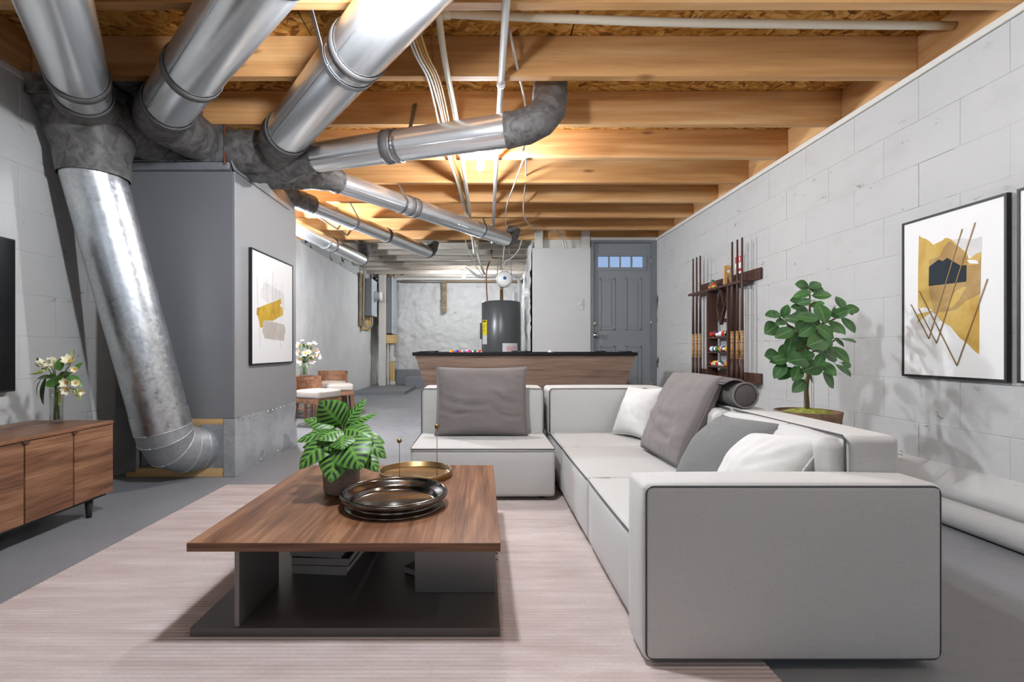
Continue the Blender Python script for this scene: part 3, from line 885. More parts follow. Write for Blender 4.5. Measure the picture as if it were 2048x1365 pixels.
def branch(label, a, b, r, entry, bands, end, mat_start='mastic', straps=()):
    a, b, entry, end = V(a), V(b), V(entry), V(end)
    o = thing('round_duct', label, 'duct', a, 'round ducts under the joists')
    duct_pipe(o, a, b, r); tt = (b - a).normalized()
    elbow(o, [a + tt * .03, a - tt * .06, lerp(a - tt * .1, entry, .5), entry], r + .004, mat_start)
    for q in bands: ring(o, lerp(a, b, q), tt, r + .002, .05)
    P = bez(b - tt * .02, b + tt * r * 1.1, end, 9)
    MB().tube(P, [r + (.006 if i % 3 == 0 else .002) for i in range(len(P))], 24, False).build('end_elbow', M['mastic'], o, True)
    for (q, tx) in straps: strap(o, lerp(a, b, q), tt, r, tx, .028)
    return o
branch('long shiny duct crossing towards the water heater', (-1.27, 4.29, 2.35), (.32, 6.52, 2.345), .092, (-1.80, 4.19, 2.35), (.33, .36), (.41, 6.62, 2.50), 'mastic', [(.29, (-.80, 4.76, 2.48)), (.78, (.0, 5.99, 2.5))])
branch('middle shiny branch duct ending above the far pool table corner', (-1.72, 4.95, 2.345), (-.80, 7.40, 2.345), .085, (-1.88, 4.60, 2.345), (.55,), (-.74, 7.5, 2.52), 'mastic', [(.28, (-1.42, 5.36, 2.48))])
branch('short shiny branch duct along the left plaster wall', (-2.30, 5.0, 2.345), (-1.93, 8.0, 2.345), .095, (-2.30, 4.69, 2.34), (.62,), (-1.92, 8.1, 2.60), 'mastic', [(.55, (-2.05, 6.6, 2.48))])

# ================================================================== PIPES AND CABLES
def run(name, label, cat, pts, r, mat, n=10, sm=6, group=None, fit=()):
    o = thing(name, label, cat, pts[0], group) if fit else None
    P = spline(pts, sm) if len(pts) > 2 else pts
    q = MB().tube(P, r, n).build('pipe' if fit else name, M[mat], o, True)
    if not fit: tag(q, label, cat, group)
    for (p, tdir, w) in fit:
        p = V(p); tdir = V(tdir).normalized()
        MB().tube([p - tdir * w / 2, p + tdir * w / 2], r * 1.35, 12).build('coupling', M[mat], o, True)
    return o or q
# the cross pipe sags between the pipe tee and the wall
run('water_pipe', 'cream plastic pipe sagging across the first joist bay', 'pipe', [(-.235, 2.50, 2.585), (.3, 2.52, 2.575), (.95, 2.54, 2.565), (1.6, 2.57, 2.575), (2.50, 2.66, 2.625)], .021, 'pvc', 12, 8, 'plastic water pipes', [((-.19, 2.50, 2.585), (1, 0, 0), .06)])
run('water_pipe', 'cream plastic pipe running under the joists beside the cable bundle', 'pipe', [(-.225, 2.30, 2.585), (-.22, 2.45, 2.585), (-.205, 2.70, 2.47), (-.18, 3.3, 2.455), (-.165, 4.2, 2.455), (-.145, 5.6, 2.455), (-.14, 7.25, 2.455), (-.14, 8.2, 2.5)], .0175, 'pvc', 12, 6, 'plastic water pipes', [((-.222, 2.46, 2.585), (0, 1, -.2), .08)])
run('water_pipe', 'cream plastic pipe running straight under the joists past the bulb', 'pipe', [(.105, 1.3, 2.458), (.108, 2.9, 2.458), (.115, 4.2, 2.458), (.13, 5.8, 2.458), (.14, 7.25, 2.458)], .0185, 'pvc_white', 12, 4, 'plastic water pipes', [((.1085, 2.93, 2.458), (0, 1, 0), .03), ((.135, 6.3, 2.458), (0, 1, 0), .03)])
cab = []
for i, (dx, m_) in enumerate(((-.03, 'wire_white'), (-.012, 'wire_white'), (.006, 'wire_yellow'), (.02, 'wire_orange'), (.036, 'wire_yellow'))):
    j = [random.uniform(-.008, .008) for _ in range(8)]
    run('cable', ('first white cable of the bundle under the joists', 'second white cable of the bundle under the joists', 'first yellow cable in the middle of the bundle', 'copper coloured cable in the bundle under the joists', 'second yellow cable at the pipe side of the bundle')[i], 'cable',
        [(-.37 + dx, 2.35, 2.55), (-.335 + dx, 2.65, 2.482 + j[0] * .3), (-.285 + dx, 2.93, 2.472), (-.265 + dx + j[1], 3.55, 2.470), (-.25 + dx + j[2], 4.16, 2.470), (-.215 + dx + j[3], 4.77, 2.471), (-.19 + dx + j[4], 5.4, 2.470), (-.165 + dx * .8 + j[5], 6.0, 2.470), (-.13 + dx, 6.9, 2.47), (-.10 + dx, 8.2, 2.58)], .0065, m_, 8, 6, 'bundled cables')
run('cable', 'thin copper wire hanging down the joist face beside the pipe', 'cable', [at(862, 60, 2.86), at(866, 110, 2.86), at(871, 150, 2.86), at(892, 235, 3.45), at(905, 262, 3.45)], .004, 'wire_orange')
run('cable', 'grey cable slanting across the joists behind the bending duct', 'cable', [at(1018, 55, 2.72), at(1033, 130, 2.84), at(1050, 210, 3.42), at(1048, 292, 3.5), at(1045, 300, 3.5)], .008, 'wire_white')
run('cable', 'loose white cable drooping behind the bulb towards the heater', 'cable', [at(1047, 318, 4.08), at(1030, 365, 4.6), at(1013, 415, 5.3), at(1011, 460, 6.2), at(1008, 500, 7.4), at(1003, 540, 7.9)], .007, 'wire_white', group='loose white cables')
run('cable', 'loose white cable falling straight from the joist then turning to the partition', 'cable', [at(1052, 318, 4.1), at(1052, 350, 4.7), at(1048, 432, 5.6), at(1073, 458, 6.5), at(1100, 460, 7.0), at(1125, 470, 7.07), at(1133, 497, 7.09)], .007, 'wire_white', group='loose white cables')
run('cable', 'white cable dropping behind the partition board', 'cable', [at(1108, 461, 6.95), at(1120, 468, 7.06), at(1129, 497, 7.09)], .007, 'wire_white', group='loose white cables')
run('cable', 'long grey conduit slanting from the plenum to the electrical panel', 'cable', [at(637, 435, 5.6), at(690, 468, 7.0), at(742, 502, 8.8), at(780, 530, 10.6), at(792, 545, 11.6)], .011, 'wire_grey')
run('cable', 'orange cable along the old joists to the electrical panel', 'cable', [at(790, 548, 11.7), at(820, 540, 11.2), at(880, 541, 11.2), at(950, 542, 11.2)], .009, 'wire_orange')
run('cable', 'tangled white cable hanging left of the expansion tank', 'cable', [at(930, 478, 7.3), at(936, 500, 7.5), at(948, 520, 7.7), at(952, 533, 7.9), at(966, 552, 8.4)], .007, 'wire_white')
run('cable', 'white cable swinging in a loop right of the expansion tank', 'cable', [at(1044, 478, 7.22), at(1037, 500, 7.5), at(1022, 517, 7.9), at(1012, 522, 8.1), at(1006, 535, 8.1)], .008, 'wire_white')
run('cable', 'white cable dangling above the copper line', 'cable', [at(945, 488, 7.5), at(955, 505, 7.8), at(961, 525, 8.0), at(970, 548, 8.4)], .010, 'wire_white')

# ================================================================== LIGHTS ON THE JOISTS
def bulb_fixture(label, x, y, ztop, mat, box=True, drop=0, k=1.0):
    o = thing('bulb_fixture', label, 'light bulb', (x, y, ztop))
    if box: MB().lathe([(0, .05), (.05, .05), (.05, 0), (0, 0)], (x, y, ztop), 8).build('junction_box', M['black'], o)
    if drop:
        MB().tube([(x, y, ztop), (x, y, ztop - drop)], .005, 8).build('cord', M['wire_white'], o, True); ztop -= drop
    MB().lathe([(0, 0), (.068, 0), (.07, -.008), (.066, -.03), (.045, -.045), (.026, -.05), (.024, -.062), (0, -.062)], (x, y, ztop), 28).build('lamp_holder', M['porcelain'], o, True)
    z = ztop - .062
    MB().lathe([(r * k, h * k) for r, h in ((0, 0), (.014, 0), (.016, -.02), (.028, -.045), (.032, -.066), (.028, -.088), (.016, -.102), (0, -.106))], (x, y, z), 12).build('bulb', M[mat], o, True)
    return o
bf = bulb_fixture('bare lit bulb in a porcelain holder under the joists', -.016, 3.90, 2.462, 'bulb')
MB().cbox(-.07, .04, 3.556, 4.108, 2.513, 2.535, .002).build('mounting_board', M['rim'], bf)
bulb_fixture('added out of view fill bulb on a cord above the coffee table', -.31, 1.69, ZJ - .001, 'fill_near', False, .14, 2.0)
bulb_fixture('added out of view fill bulb on a joist over the aisle beside the artwork wall', 1.75, 1.07, ZJ - .001, 'fill_aisle', False, 0, 2.0)
bulb_fixture('added hidden fill bulb on a joist behind the plenum box', -2.12, 5.365, ZJ - .001, 'bulb_side', False, .30, 2.0)
bulb_fixture('small bare lit bulb under the whitewashed joists at the rear', (928 - 965) * 10.73 / F, 10.735, 2.60, 'bulb_far', False)
# ================================================================== SECTIONAL SOFA
ZS, ZBK = .323, .632
def feet(parent, pts):
    for (x, y, z0) in pts: MB().lathe([(0, .034 + z0 * 0), (.022, .034), (.018, z0), (0, z0)], (x, y, 0), 12).build('foot', M['leg_black'], parent)
def piping(parent, pts, r=.0035, closed=False):
    pts = [V(p) for p in pts]
    if closed: pts = pts + [pts[0], pts[1]]
    MB().tube(pts, r, 6).build('piping', M['pipe_dark'], parent, True)
def rrect(c, ux, uz, w, h, r, n=4):
    """rounded rectangle outline in the plane ux, uz"""
    c, ux, uz = V(c), V(ux), V(uz); out = []
    for (sx, sz, a0) in ((1, 1, 0), (-1, 1, 90), (-1, -1, 180), (1, -1, 270)):
        for k in range(n + 1):
            a = math.radians(a0 + 90 * k / n)
            out.append(c + ux * (sx * (w / 2 - r) + r * math.cos(a)) + uz * (sz * (h / 2 - r) + r * math.sin(a)))
    return out
m1 = thing('sofa_module', 'white armless sofa seat holding the big taupe cushion', 'sofa', (0, 3.3, 0), 'white modular sofa')
MB().puff(-.425, .428, 2.935, 3.80, .034, ZS - .012, .02, .004).build('seat_base', M['sofa'], m1, True)
MB().puff(-.425, .428, 2.93, 3.80, ZS - .024, ZS, .011, .002).build('seat', M['sofa'], m1, True)
MB().puff(-.425, .428, 3.49, 3.80, ZS - .03, ZBK, .022, .006).build('backrest', M['sofa'], m1, True)
piping(m1, [(-.42, 3.49, ZS + .001), (-.423, 2.945, ZS - .004), (-.415, 2.929, ZS - .007), (.418, 2.929, ZS - .007), (.426, 2.945, ZS - .004), (.424, 3.49, ZS + .001)])
piping(m1, [(-.424, 3.486, ZS), (-.424, 3.484, ZBK - .022), (-.41, 3.486, ZBK - .004), (.413, 3.486, ZBK - .004), (.427, 3.484, ZBK - .022), (.427, 3.486, ZS)])
feet(m1, [(-.36, 3.02, RZ), (.36, 3.02, RZ), (-.36, 3.7, 0), (.36, 3.7, 0)])

def seat_unit(o, x0, x1, y0, y1):
    MB().puff(x0, x1, y0, y1, .034, ZS - .012, .022, .008).build('seat_base', M['sofa'], o, True)
    MB().puff(x0 + .001, x1, y0 + .001, y1 - .001, ZS - .026, ZS + .002, .013, .004).build('seat', M['sofa'], o, True)
    piping(o, [(x0 + .1, y0 + .003, ZS - .003), (x0 + .01, y0 + .006, ZS - .006), (x0 - .001, y0 + .02, ZS - .010), (x0 - .003, (y0 + y1) / 2, ZS - .010), (x0 - .001, y1 - .02, ZS - .010), (x0 + .01, y1 - .006, ZS - .006), (x0 + .1, y1 - .003, ZS - .003)])
m2 = thing('sofa_module', 'white corner sofa module with two backrests behind the small white pillow', 'sofa', (.9, 3.4, 0), 'white modular sofa')
seat_unit(m2, .475, 1.29, 2.975, 3.80)
MB().puff(.465, 1.295, 3.49, 3.80, ZS - .03, ZBK, .022, .008).build('backrest', M['sofa'], m2, True)
MB().puff(1.125, 1.295, 2.98, 3.488, ZS - .03, ZBK, .022, .004).build('backrest', M['sofa'], m2, True)
piping(m2, [(.467, 3.486, ZS), (.466, 3.483, ZBK - .022), (.48, 3.484, ZBK - .003), (1.12, 3.484, ZBK - .003)])
piping(m2, [(1.124, 3.48, ZBK), (1.122, 2.99, ZBK)])
feet(m2, [(.56, 3.06, RZ), (1.2, 3.06, 0), (.56, 3.7, 0), (1.2, 3.7, 0)])
m3 = thing('sofa_module', 'white middle sofa seat carrying the taupe cushion with rolled headrest', 'sofa', (.9, 2.6, 0), 'white modular sofa')
seat_unit(m3, .475, 1.29, 2.252, 2.972)
MB().puff(1.125, 1.295, 2.256, 2.97, ZS - .03, ZBK, .022, .004).build('backrest', M['sofa'], m3, True)
MB().puff(1.06, 1.15, 2.27, 2.96, ZS, ZBK - .012, .03, .012).build('back_cushion', M['sofa'], m3, True)
piping(m3, [(1.124, 2.96, ZBK), (1.121, 2.27, ZBK)])
feet(m3, [(.56, 2.33, RZ), (1.2, 2.33, 0), (.56, 2.9, RZ), (1.2, 2.9, 0)])
m4 = thing('sofa_module', 'white sofa end module with the broad armrest in front', 'sofa', (.9, 1.8, 0), 'white modular sofa')
seat_unit(m4, .475, 1.29, 1.563, 2.249)
MB().puff(1.125, 1.295, 1.545, 2.253, ZS - .03, ZBK, .022, .004).build('backrest', M['sofa'], m4, True)
MB().puff(1.06, 1.15, 1.565, 2.24, ZS, ZBK - .012, .03, .012).build('back_cushion', M['sofa'], m4, True)
piping(m4, [(1.124, 2.24, ZBK), (1.121, 1.56, ZBK), (1.121, 1.547, ZBK - .012), (1.121, 1.544, ZS + .1)], .004)
MB().puff(.455, 1.295, 1.405, 1.56, .022, .52, .016, .006, 8).build('armrest', M['sofa'], m4, True)
piping(m4, rrect((.875, 1.408, .271), (1, 0, 0), (0, 0, 1), .828, .486, .022), .0028, True)
feet(m4, [(.53, 1.49, RZ), (1.2, 1.49, 0), (.56, 2.15, RZ), (1.2, 2.15, 0)])

# ================================================================== CUSHIONS
def pillow(name, label, c, ux, uy, w, h, t, mat, pinch=.05, wr=.006, seed=0, p=.42, n=26, cat='pillow', boxy=False, creases=()):
    c, ux, uy = V(c), V(ux).normalized(), V(uy).normalized()
    uz = ux.cross(uy).normalized(); uy = uz.cross(ux).normalized()
    vs = []; idx = {}; fs = []
    def co(i, j, s):
        u, v = -1 + 2 * i / n, -1 + 2 * j / n
        u = math.copysign(abs(u) ** .8, u); v = math.copysign(abs(v) ** .8, v)
        e = max(0., (1 - u ** 2) * (1 - v ** 2))
        if boxy: e = max(0., (1 - u ** 6) * (1 - v ** 6))
        x = w / 2 * u * (1 - pinch * (1 - v * v)); y = h / 2 * v * (1 - pinch * (1 - u * u))
        z = s * t / 2 * e ** p
        q = V((x * 6 + seed, y * 9, s * 2.0))
        z += (noise.noise(q) + .5 * noise.noise(q * 2.3)) * wr * min(1., e * 2)
        q2 = V((x * 3.1 + seed * 2.7, y * 5.2, seed))
        z += s * wr * 1.6 * (.35 - abs(noise.noise(q2)) ** .6) * min(1., e * 1.5)
        if s > 0:
            for (ua, va, ub, vb_, dp, wd) in creases:
                d = V((ub - ua, vb_ - va)); L2 = d.length_squared
                k = max(0., min(1., ((u - ua) * d.x + (v - va) * d.y) / L2))
                bow = .12 * math.sin(math.pi * k)
                ds = math.hypot(u - ua - d.x * k, v - va - d.y * k + bow)
                z -= dp * math.sin(math.pi * min(1., max(.02, k))) ** .5 * (math.exp(-(ds / wd) ** 2) - .55 * math.exp(-((ds - wd * 1.8) / wd) ** 2)) * min(1., e * 4)
        # gathers near the seams
        z += wr * .5 * math.sin((x if abs(v) > abs(u) else y) * 120) * max(0, max(abs(u), abs(v)) - .72) * (1 - max(abs(u), abs(v))) * 10
        return c + ux * x + uy * y + uz * z
    for s in (1, -1):
        for j in range(n + 1):
            for i in range(n + 1):
                edge = i in (0, n) or j in (0, n)
                k = (i, j, 0 if edge else s)
                if k not in idx: idx[k] = len(vs); vs.append(co(i, j, s))
        for j in range(n):
            for i in range(n):
                q = [idx[(a, b, 0 if (a in (0, n) or b in (0, n)) else s)] for a, b in ((i, j), (i + 1, j), (i + 1, j + 1), (i, j + 1))]
                fs.append(tuple(q if s > 0 else reversed(q)))
    o = thing(name, label, cat, c)
    MB().add(vs, fs).build('cushion_body', M[mat], o, True)
    k = [co(i, 0, 1) for i in range(n)] + [co(n, j, 1) for j in range(n)] + [co(i, n, 1) for i in range(n, 0, -1)] + [co(0, j, 1) for j in range(n, 0, -1)]
    MB().tube(k + [k[0]], .0035, 6).build('seam', M[mat], o, True)
    return o
pillow('cushion', 'large taupe velvet cushion standing on the armless white seat', (-.008, 3.375, .553), (1, 0, 0), (0, .16, 1), 0.62, .465, .19, 'taupe', .045, .012, 1.3, .36, 40, creases=((-.95, .12, .22, -.12, .022, .07), (.25, .22, .95, -.08, .020, .07), (-.9, -.25, -.2, -.32, .010, .06), (.3, -.3, .95, -.4, .010, .06)))
pillow('pillow', 'small white pillow tucked in the sofa corner', (1.015, 3.27, .495), (.35, -.75, .02), (.42, .12, .9), .33, .35, .14, 'white_cushion', .09, .008, 4., .42, 34, creases=((-.6, .7, .5, -.5, .012, .09), (.0, .8, .8, -.2, .010, .08)))
tp = pillow('cushion', 'taupe velvet cushion with a rolled headrest draped over the sofa back', (1.015, 2.60, .558), (.03, -1, .0), (.42, -.05, .9), .53, .47, .15, 'taupe', .02, .010, 8., .33, 40, creases=((.66, -.95, .66, .95, .008, .03), (-.9, .1, .5, -.15, .014, .08), (-.3, -.35, .6, -.55, .012, .07)))
# the flap and the bolster roll it ends in
fl = []
P = bez((1.10, 0, .755), (1.17, 0, .80), (1.215, 0, .735), 8)
mb = MB(); vs = []
for p in P:
    for (y, dz) in ((2.83, .0), (2.55, 0), (2.27, -.005)): vs.append((p.x, y, p.z + dz))
for p in P:
    for (y, dz) in ((2.83, .0), (2.55, 0), (2.27, -.005)): vs.append((p.x - .004, y, p.z + dz - .008))
n = 3; N_ = len(P) * n
fs = [(i * n + k, (i + 1) * n + k, (i + 1) * n + k + 1, i * n + k + 1) for i in range(len(P) - 1) for k in range(n - 1)]
fs += [(N_ + i * n + k, N_ + i * n + k + 1, N_ + (i + 1) * n + k + 1, N_ + (i + 1) * n + k) for i in range(len(P) - 1) for k in range(n - 1)]
fs += [(i * n + 2, (i + 1) * n + 2, N_ + (i + 1) * n + 2, N_ + i * n + 2) for i in range(len(P) - 1)]
mb.add(vs, fs).build('flap', M['taupe'], tp, True)
MB().lathe([(0, .004), (.045, .0), (.056, .008), (.058, .03), (.058, .53), (.05, .56), (0, .56)], (1.185, 2.25, ZBK + .062), 28, 'y').build('bolster', M['taupe_in'], tp, True)
MB().tube([(1.185 + .056 * math.cos(a), 2.252, ZBK + .062 + .056 * math.sin(a)) for a in [2 * math.pi * k / 28 for k in range(29)]], .0045, 6).build('bolster_piping', M['taupe'], tp, True)
pillow('pillow', 'grey tweed pillow leaning between taupe cushion and white pillow', (.965, 1.99, .475), (.10, -1, .05), (.62, .05, .75), .42, .38, .22, 'grey_tweed', .10, .006, 12., .5)
pillow('pillow', 'white pillow at the armrest end of the sofa', (.965, 1.74, .465), (.18, -1, .10), (.62, .0, .72), .36, .36, .20, 'white_cushion', .12, .008, 16., .5, 34, creases=((-.2, -.8, .3, .8, .012, .09), (.2, -.2, .9, .5, .010, .08)))

# ================================================================== COFFEE TABLE
TY0, TY1 = 1.547, 2.593
ct = thing('coffee_table', 'low walnut coffee table with a dark metal plinth', 'table', (-.43, 2.05, RZ))
MB().cbox(-.916, .056, TY0 + .004, TY1, .2745, .301, .001).build('tabletop', M['walnut_y'], ct)
MB().cbox(-.916, .056, TY0, TY0 + .0039, .2745, .301, .001).build('edge_band', M['walnut_x'], ct)
MB().cbox(-.908, .055, TY0 + .003, TY1 - .02, RZ + .0005, .036, .002).build('plinth', M['charcoal_flat'], ct)
MB().cbox(-.772, -.757, 1.556, 1.86, .0365, .274, .001).build('support_panel', M['charcoal_metal'], ct)
MB().cbox(-.2405, .047, 1.776, 1.796, .0365, .274, .001).build('support_panel', M['charcoal_metal'], ct)
MB().cbox(-.74, -.45, 2.34, 2.36, .0365, .274, .001).build('support_panel', M['charcoal_metal'], ct)
MB().cbox(-.07, -.05, 2.25, 2.55, .0365, .274, .001).build('support_panel', M['charcoal_metal'], ct)
def book(label, c, rot, w, d, h, cover, pages='pages'):
    o = thing('book', label, 'book', c, 'books under the coffee table')
    R = Matrix.Rotation(rot, 4, 'Z'); C = V(c)
    def bx(name, x0, x1, y0, y1, z0, z1, m):
        b = MB().box(x0, x1, y0, y1, z0, z1); b.v = [R @ v + C for v in b.v]; return b.build(name, M[m], o)
    bx('cover_bottom', 0, w, 0, d, 0, .003, cover); bx('cover_top', 0, w, 0, d, h - .003, h, cover)
    bx('spine', 0, w, 0, .003, .003, h - .003, cover if cover != 'cover_black' else 'cover_grey')
    bx('page_block', .003, w - .004, .0035, d - .004, .0031, h - .0031, pages)
z = .0365
book('bottom grey book of the stack under the coffee table', (-.735, 1.93, z), math.radians(-5), .215, .30, .033, 'cover_grey'); z += .0335
book('middle black book of the stack under the coffee table', (-.735, 1.925, z), math.radians(-3), .225, .31, .032, 'cover_black'); z += .0325
book('top thick pale book of the stack under the coffee table', (-.745, 1.935, z), math.radians(-7), .205, .28, .04, 'cover_grey')
book('black book lying alone behind the metal support panel', (-.30, 1.93, .0365), math.radians(-32), .24, .30, .028, 'cover_black')

# trays and sticks
o = thing('tray', 'polished gunmetal round tray with a flared foot on the coffee table', 'tray', (-.34, 1.93, .3015))
MB().lathe([(0, .3015), (.184, .3015), (.189, .305), (.186, .309), (.172, .315), (.166, .321), (.172, .327), (.192, .334), (.203, .342), (.206, .349), (.203, .356), (.198, .360), (.194, .358), (.192, .352), (.185, .344), (.168, .336), (.160, .328), (.158, .318), (.15, .313), (0, .312)], (-.34, 1.93, 0), 64).build('tray_body', M['dark_tray'], o, True)
o = thing('tray', 'round brushed brass tray behind the gunmetal tray', 'tray', (-.316, 2.375, .3015))
MB().lathe([(0, .3015), (.165, .3015), (.171, .304), (.172, .332), (.170, .333), (.168, .332), (.166, .31), (.160, .307), (0, .306)], (-.316, 2.375, 0), 56).build('tray_body', M['gold'], o, True)
for lab, x, y, zt in (('shorter brass stick with a ball finial standing in the brass tray', -.389, 2.34, .468), ('taller brass stick with a ball finial standing in the brass tray', -.212, 2.33, .537)):
    o = thing('brass_stick', lab, 'ornament', (x, y, .3065), 'brass sticks in the tray')
    MB().tube([(x, y, .3068), (x, y, zt)], .0016, 8).build('rod', M['gold'], o, True)
    MB().lathe([(0, -.012), (.006, -.0105), (.0105, -.006), (.012, 0), (.0105, .006), (.006, .0105), (.002, .012), (0, .008)], (x, y, zt + .006), 16).build('ball', M['gold'], o, True)

# striped potted plant
pc = V((-.592, 2.10, .3015))
pl = thing('potted_plant', 'prayer plant with striped green leaves in a speckled brown pot', 'plant', pc)
MB().lathe([(0, 0), (.058, 0), (.068, .006), (.073, .025), (.077, .10), (.078, .155), (.074, .157), (.071, .15), (.069, .13), (0, .128)], pc, 40).build('pot', M['pot'], pl, True)
MB().lathe([(.068, .130), (.04, .136), (0, .138)], pc, 24).build('soil', M['soil'], pl, True)
def c2(x, y, Y): return at(480 + x / 3.4125, 660 + y / 3.4125, Y)
LV = [ # base px, tip px, base Y, tip Y, width, arch, normal
 ((700, 655), (545, 488), 2.12, 2.08, .105, .10, (-.1, -1, .25)),
 ((640, 668), (435, 612), 2.10, 2.12, .055, .14, (0, -.5, .8)),
 ((725, 640), (865, 466), 2.12, 2.16, .045, .10, (-.5, -.8, .2)),
 ((745, 655), (942, 572), 2.10, 2.10, .040, .12, (-.2, -.5, .85)),
 ((660, 700), (384, 768), 2.08, 2.02, .060, .20, (0, -.5, .9)),
 ((700, 690), (535, 755), 2.05, 1.96, .085, .24, (-.2, -.65, .7)),
 ((710, 680), (915, 745), 2.06, 2.0, .080, .24, (.1, -.6, .75)),
 ((760, 690), (990, 778), 2.12, 2.10, .055, .22, (.3, -.5, .8)),
 ((660, 720), (405, 955), 2.03, 1.93, .085, .26, (-.35, -.85, .5)),
 ((690, 760), (615, 1046), 2.0, 1.90, .098, .20, (-.05, -1, .3)),
 ((720, 730), (830, 955), 2.0, 1.90, .118, .24, (.1, -.95, .4)),
 ((780, 720), (998, 880), 2.05, 2.0, .065, .26, (.4, -.7, .6)),
 ((790, 790), (948, 972), 2.02, 1.95, .058, .2, (.4, -.9, .3)),
 ((710, 735), (575, 825), 2.02, 1.95, .075, .22, (-.2, -.7, .7)),
 ((705, 690), (730, 535), 2.13, 2.15, .055, .08, (.2, -1, .3)),
 ((650, 740), (425, 805), 2.10, 2.07, .060, .16, (-.1, -.6, .7)),
 ((760, 720), (905, 830), 2.13, 2.14, .075, .22, (.3, -.6, .7)),
 ((690, 640), (620, 520), 2.20, 2.26, .075, .12, (-.1, -.9, .4)),
 ((730, 650), (800, 560), 2.20, 2.27, .070, .14, (.2, -.8, .5)),
 ((640, 690), (500, 660), 2.20, 2.28, .070, .2, (-.3, -.4, .8)),
 ((780, 690), (900, 680), 2.20, 2.26, .070, .2, (.3, -.4, .8)),
 ((700, 720), (700, 820), 2.0, 1.93, .075, .25, (0, -.8, .6)),
]
for (b, tpx, yb, yt, wd_, ar, nm) in LV:
    P0 = c2(*b, yb); P1 = c2(*tpx, yt)
    MB().leaf(P0, P1, wd_ * 1.4, nm, ar, -.22, 6, 14, .72, .04).build('leaf', M['calathea'], pl, True)
    MB().tube(spline([pc + V((random.uniform(-.02, .02), random.uniform(-.02, .02), .13)), lerp(pc + V((0, 0, .16)), P0, .6) + V((0, 0, .02)), P0], 4), .0022, 6).build('stem', M['stem_green'], pl, True)

# ================================================================== MEDIA CONSOLE, TELEVISION, BOUQUET
XC = -2.05
cs = thing('media_console', 'low walnut media console with notched doors on black legs', 'cabinet', (-2.27, 1.97, 0))
CY0, CY1 = 1.16, 2.78
MB().cbox(-2.49, XC - .022, CY0, CY1, .115, .489, .002).build('carcass', M['walnut_y'], cs)
MB().cbox(-2.49, XC, CY0, CY1, .490, .508, .002).build('worktop', M['walnut_y'], cs)
MB().box(-2.47, XC - .03, CY0 + .02, CY1 - .02, .098, .1149).build('underframe', M['leg_black'], cs)
for i in range(6):
    ya = CY0 + .27 * i
    dr = MB().cbox(XC - .021, XC - .001, ya + .004, ya + .266, .118, .486, .002).build('door', M['walnut_y'], cs)
    if i < 5:
        MB().cbox(XC - .012, XC + .009, ya + .256, ya + .286, .478, .489, .002).build('handle', M['rack_wood_y'], dr)
for (x, y) in ((-2.11, 2.68), (-2.43, 2.68), (-2.11, 1.26), (-2.43, 1.26)):
    MB().lathe([(0, .099), (.02, .099), (.013, 0), (0, 0)], (x, y, 0), 14).build('leg', M['leg_black'], cs, True)
tv = thing('television', 'black wall mounted television above the media console', 'television', (-2.6, 2.0, .67))
MB().cbox(-2.612, -2.572, 1.27, 2.755, .672, 1.506, .003).build('body', M['black'], tv)
MB().box(-2.572, -2.5705, 1.278, 2.747, .684, 1.498).build('screen', M['tv'], tv)

def vase(label, c, r, h, waist=1.0):
    o = thing('vase', label, 'vase', c)
    MB().lathe([(0, 0), (r * .9, 0), (r, .004), (r * .97, h * .3), (r * waist, h * .6), (r * 1.06, h), (r * 1.06 - .002, h), (r * waist - .002, h * .6), (r * .95 - .002, h * .3), (r - .003, .012), (0, .010)], c, 28).build('glass_body', M['glass'], o, True)
    return o
def blossom(parent, c, direction, size, pm, core=True, petals=6, openness=.55, name='flower', cs=1.0):
    c = V(c); d = V(direction).normalized(); a = d.orthogonal().normalized(); b = d.cross(a)
    mb = MB()
    for k in range(petals):
        an = 2 * math.pi * k / petals + random.uniform(-.15, .15); rd = a * math.cos(an) + b * math.sin(an)
        tip = c + rd * size * openness + d * size * (1 - openness * .6)
        mb.leaf(c, tip, size * .62, d - rd * .5, -.22, .25, 3, 6, .9)
    f = mb.build(name, M[pm], parent, True)
    if core: MB().lathe([(0, -.1 * size), (.14 * size * cs, 0), (.12 * size * cs, .22 * size), (0, .3 * size)], c + d * size * .12, 10).build('centre', M['flower_core'], f, True)
    return f
def c5(x, y, Y): return at(40 + x / 8.03, 690 + y / 8.03, Y)
vb = V((-2.288, 2.685, .5085))
vase('clear glass cylinder vase on the walnut console', vb, .030, .185)
bq = thing('flower_bouquet', 'bouquet of cream freesias with green leaves in the console vase', 'flowers', vb + V((0, 0, .015)))
top = vb + V((0, 0, .20))
def stem_to(parent, p, mat='stem_green', r=.0025, spread=.012):
    s0 = vb + V((random.uniform(-spread, spread), random.uniform(-spread, spread), .016))
    MB().tube(spline([s0, lerp(s0, top, .75) + V((random.uniform(-.006, .006), 0, 0)), top, V(p)], 4), r, 6).build('stem', M[mat], parent, True)
for (x, y, Y, dirn, sz, op) in ((820, 290, 2.64, (.15, -.8, .7), .062, .55), (880, 400, 2.62, (.5, -.8, .1), .036, .5), (760, 620, 2.58, (.1, -1, .15), .045, .6), (770, 720, 2.57, (.2, -1, -.2), .042, .6), (890, 625, 2.60, (.6, -.7, .2), .038, .55), (965, 740, 2.60, (.9, -.6, -.4), .034, .5), (545, 300, 2.66, (-.1, -.5, .9), .05, .4), (430, 330, 2.66, (-.8, -.4, .5), .06, .35), (520, 370, 2.64, (-.2, -.7, .6), .05, .4)):
    p = c5(x, y, Y); blossom(bq, p, dirn, sz, 'petal', sz > .03, 6, op); stem_to(bq, p)
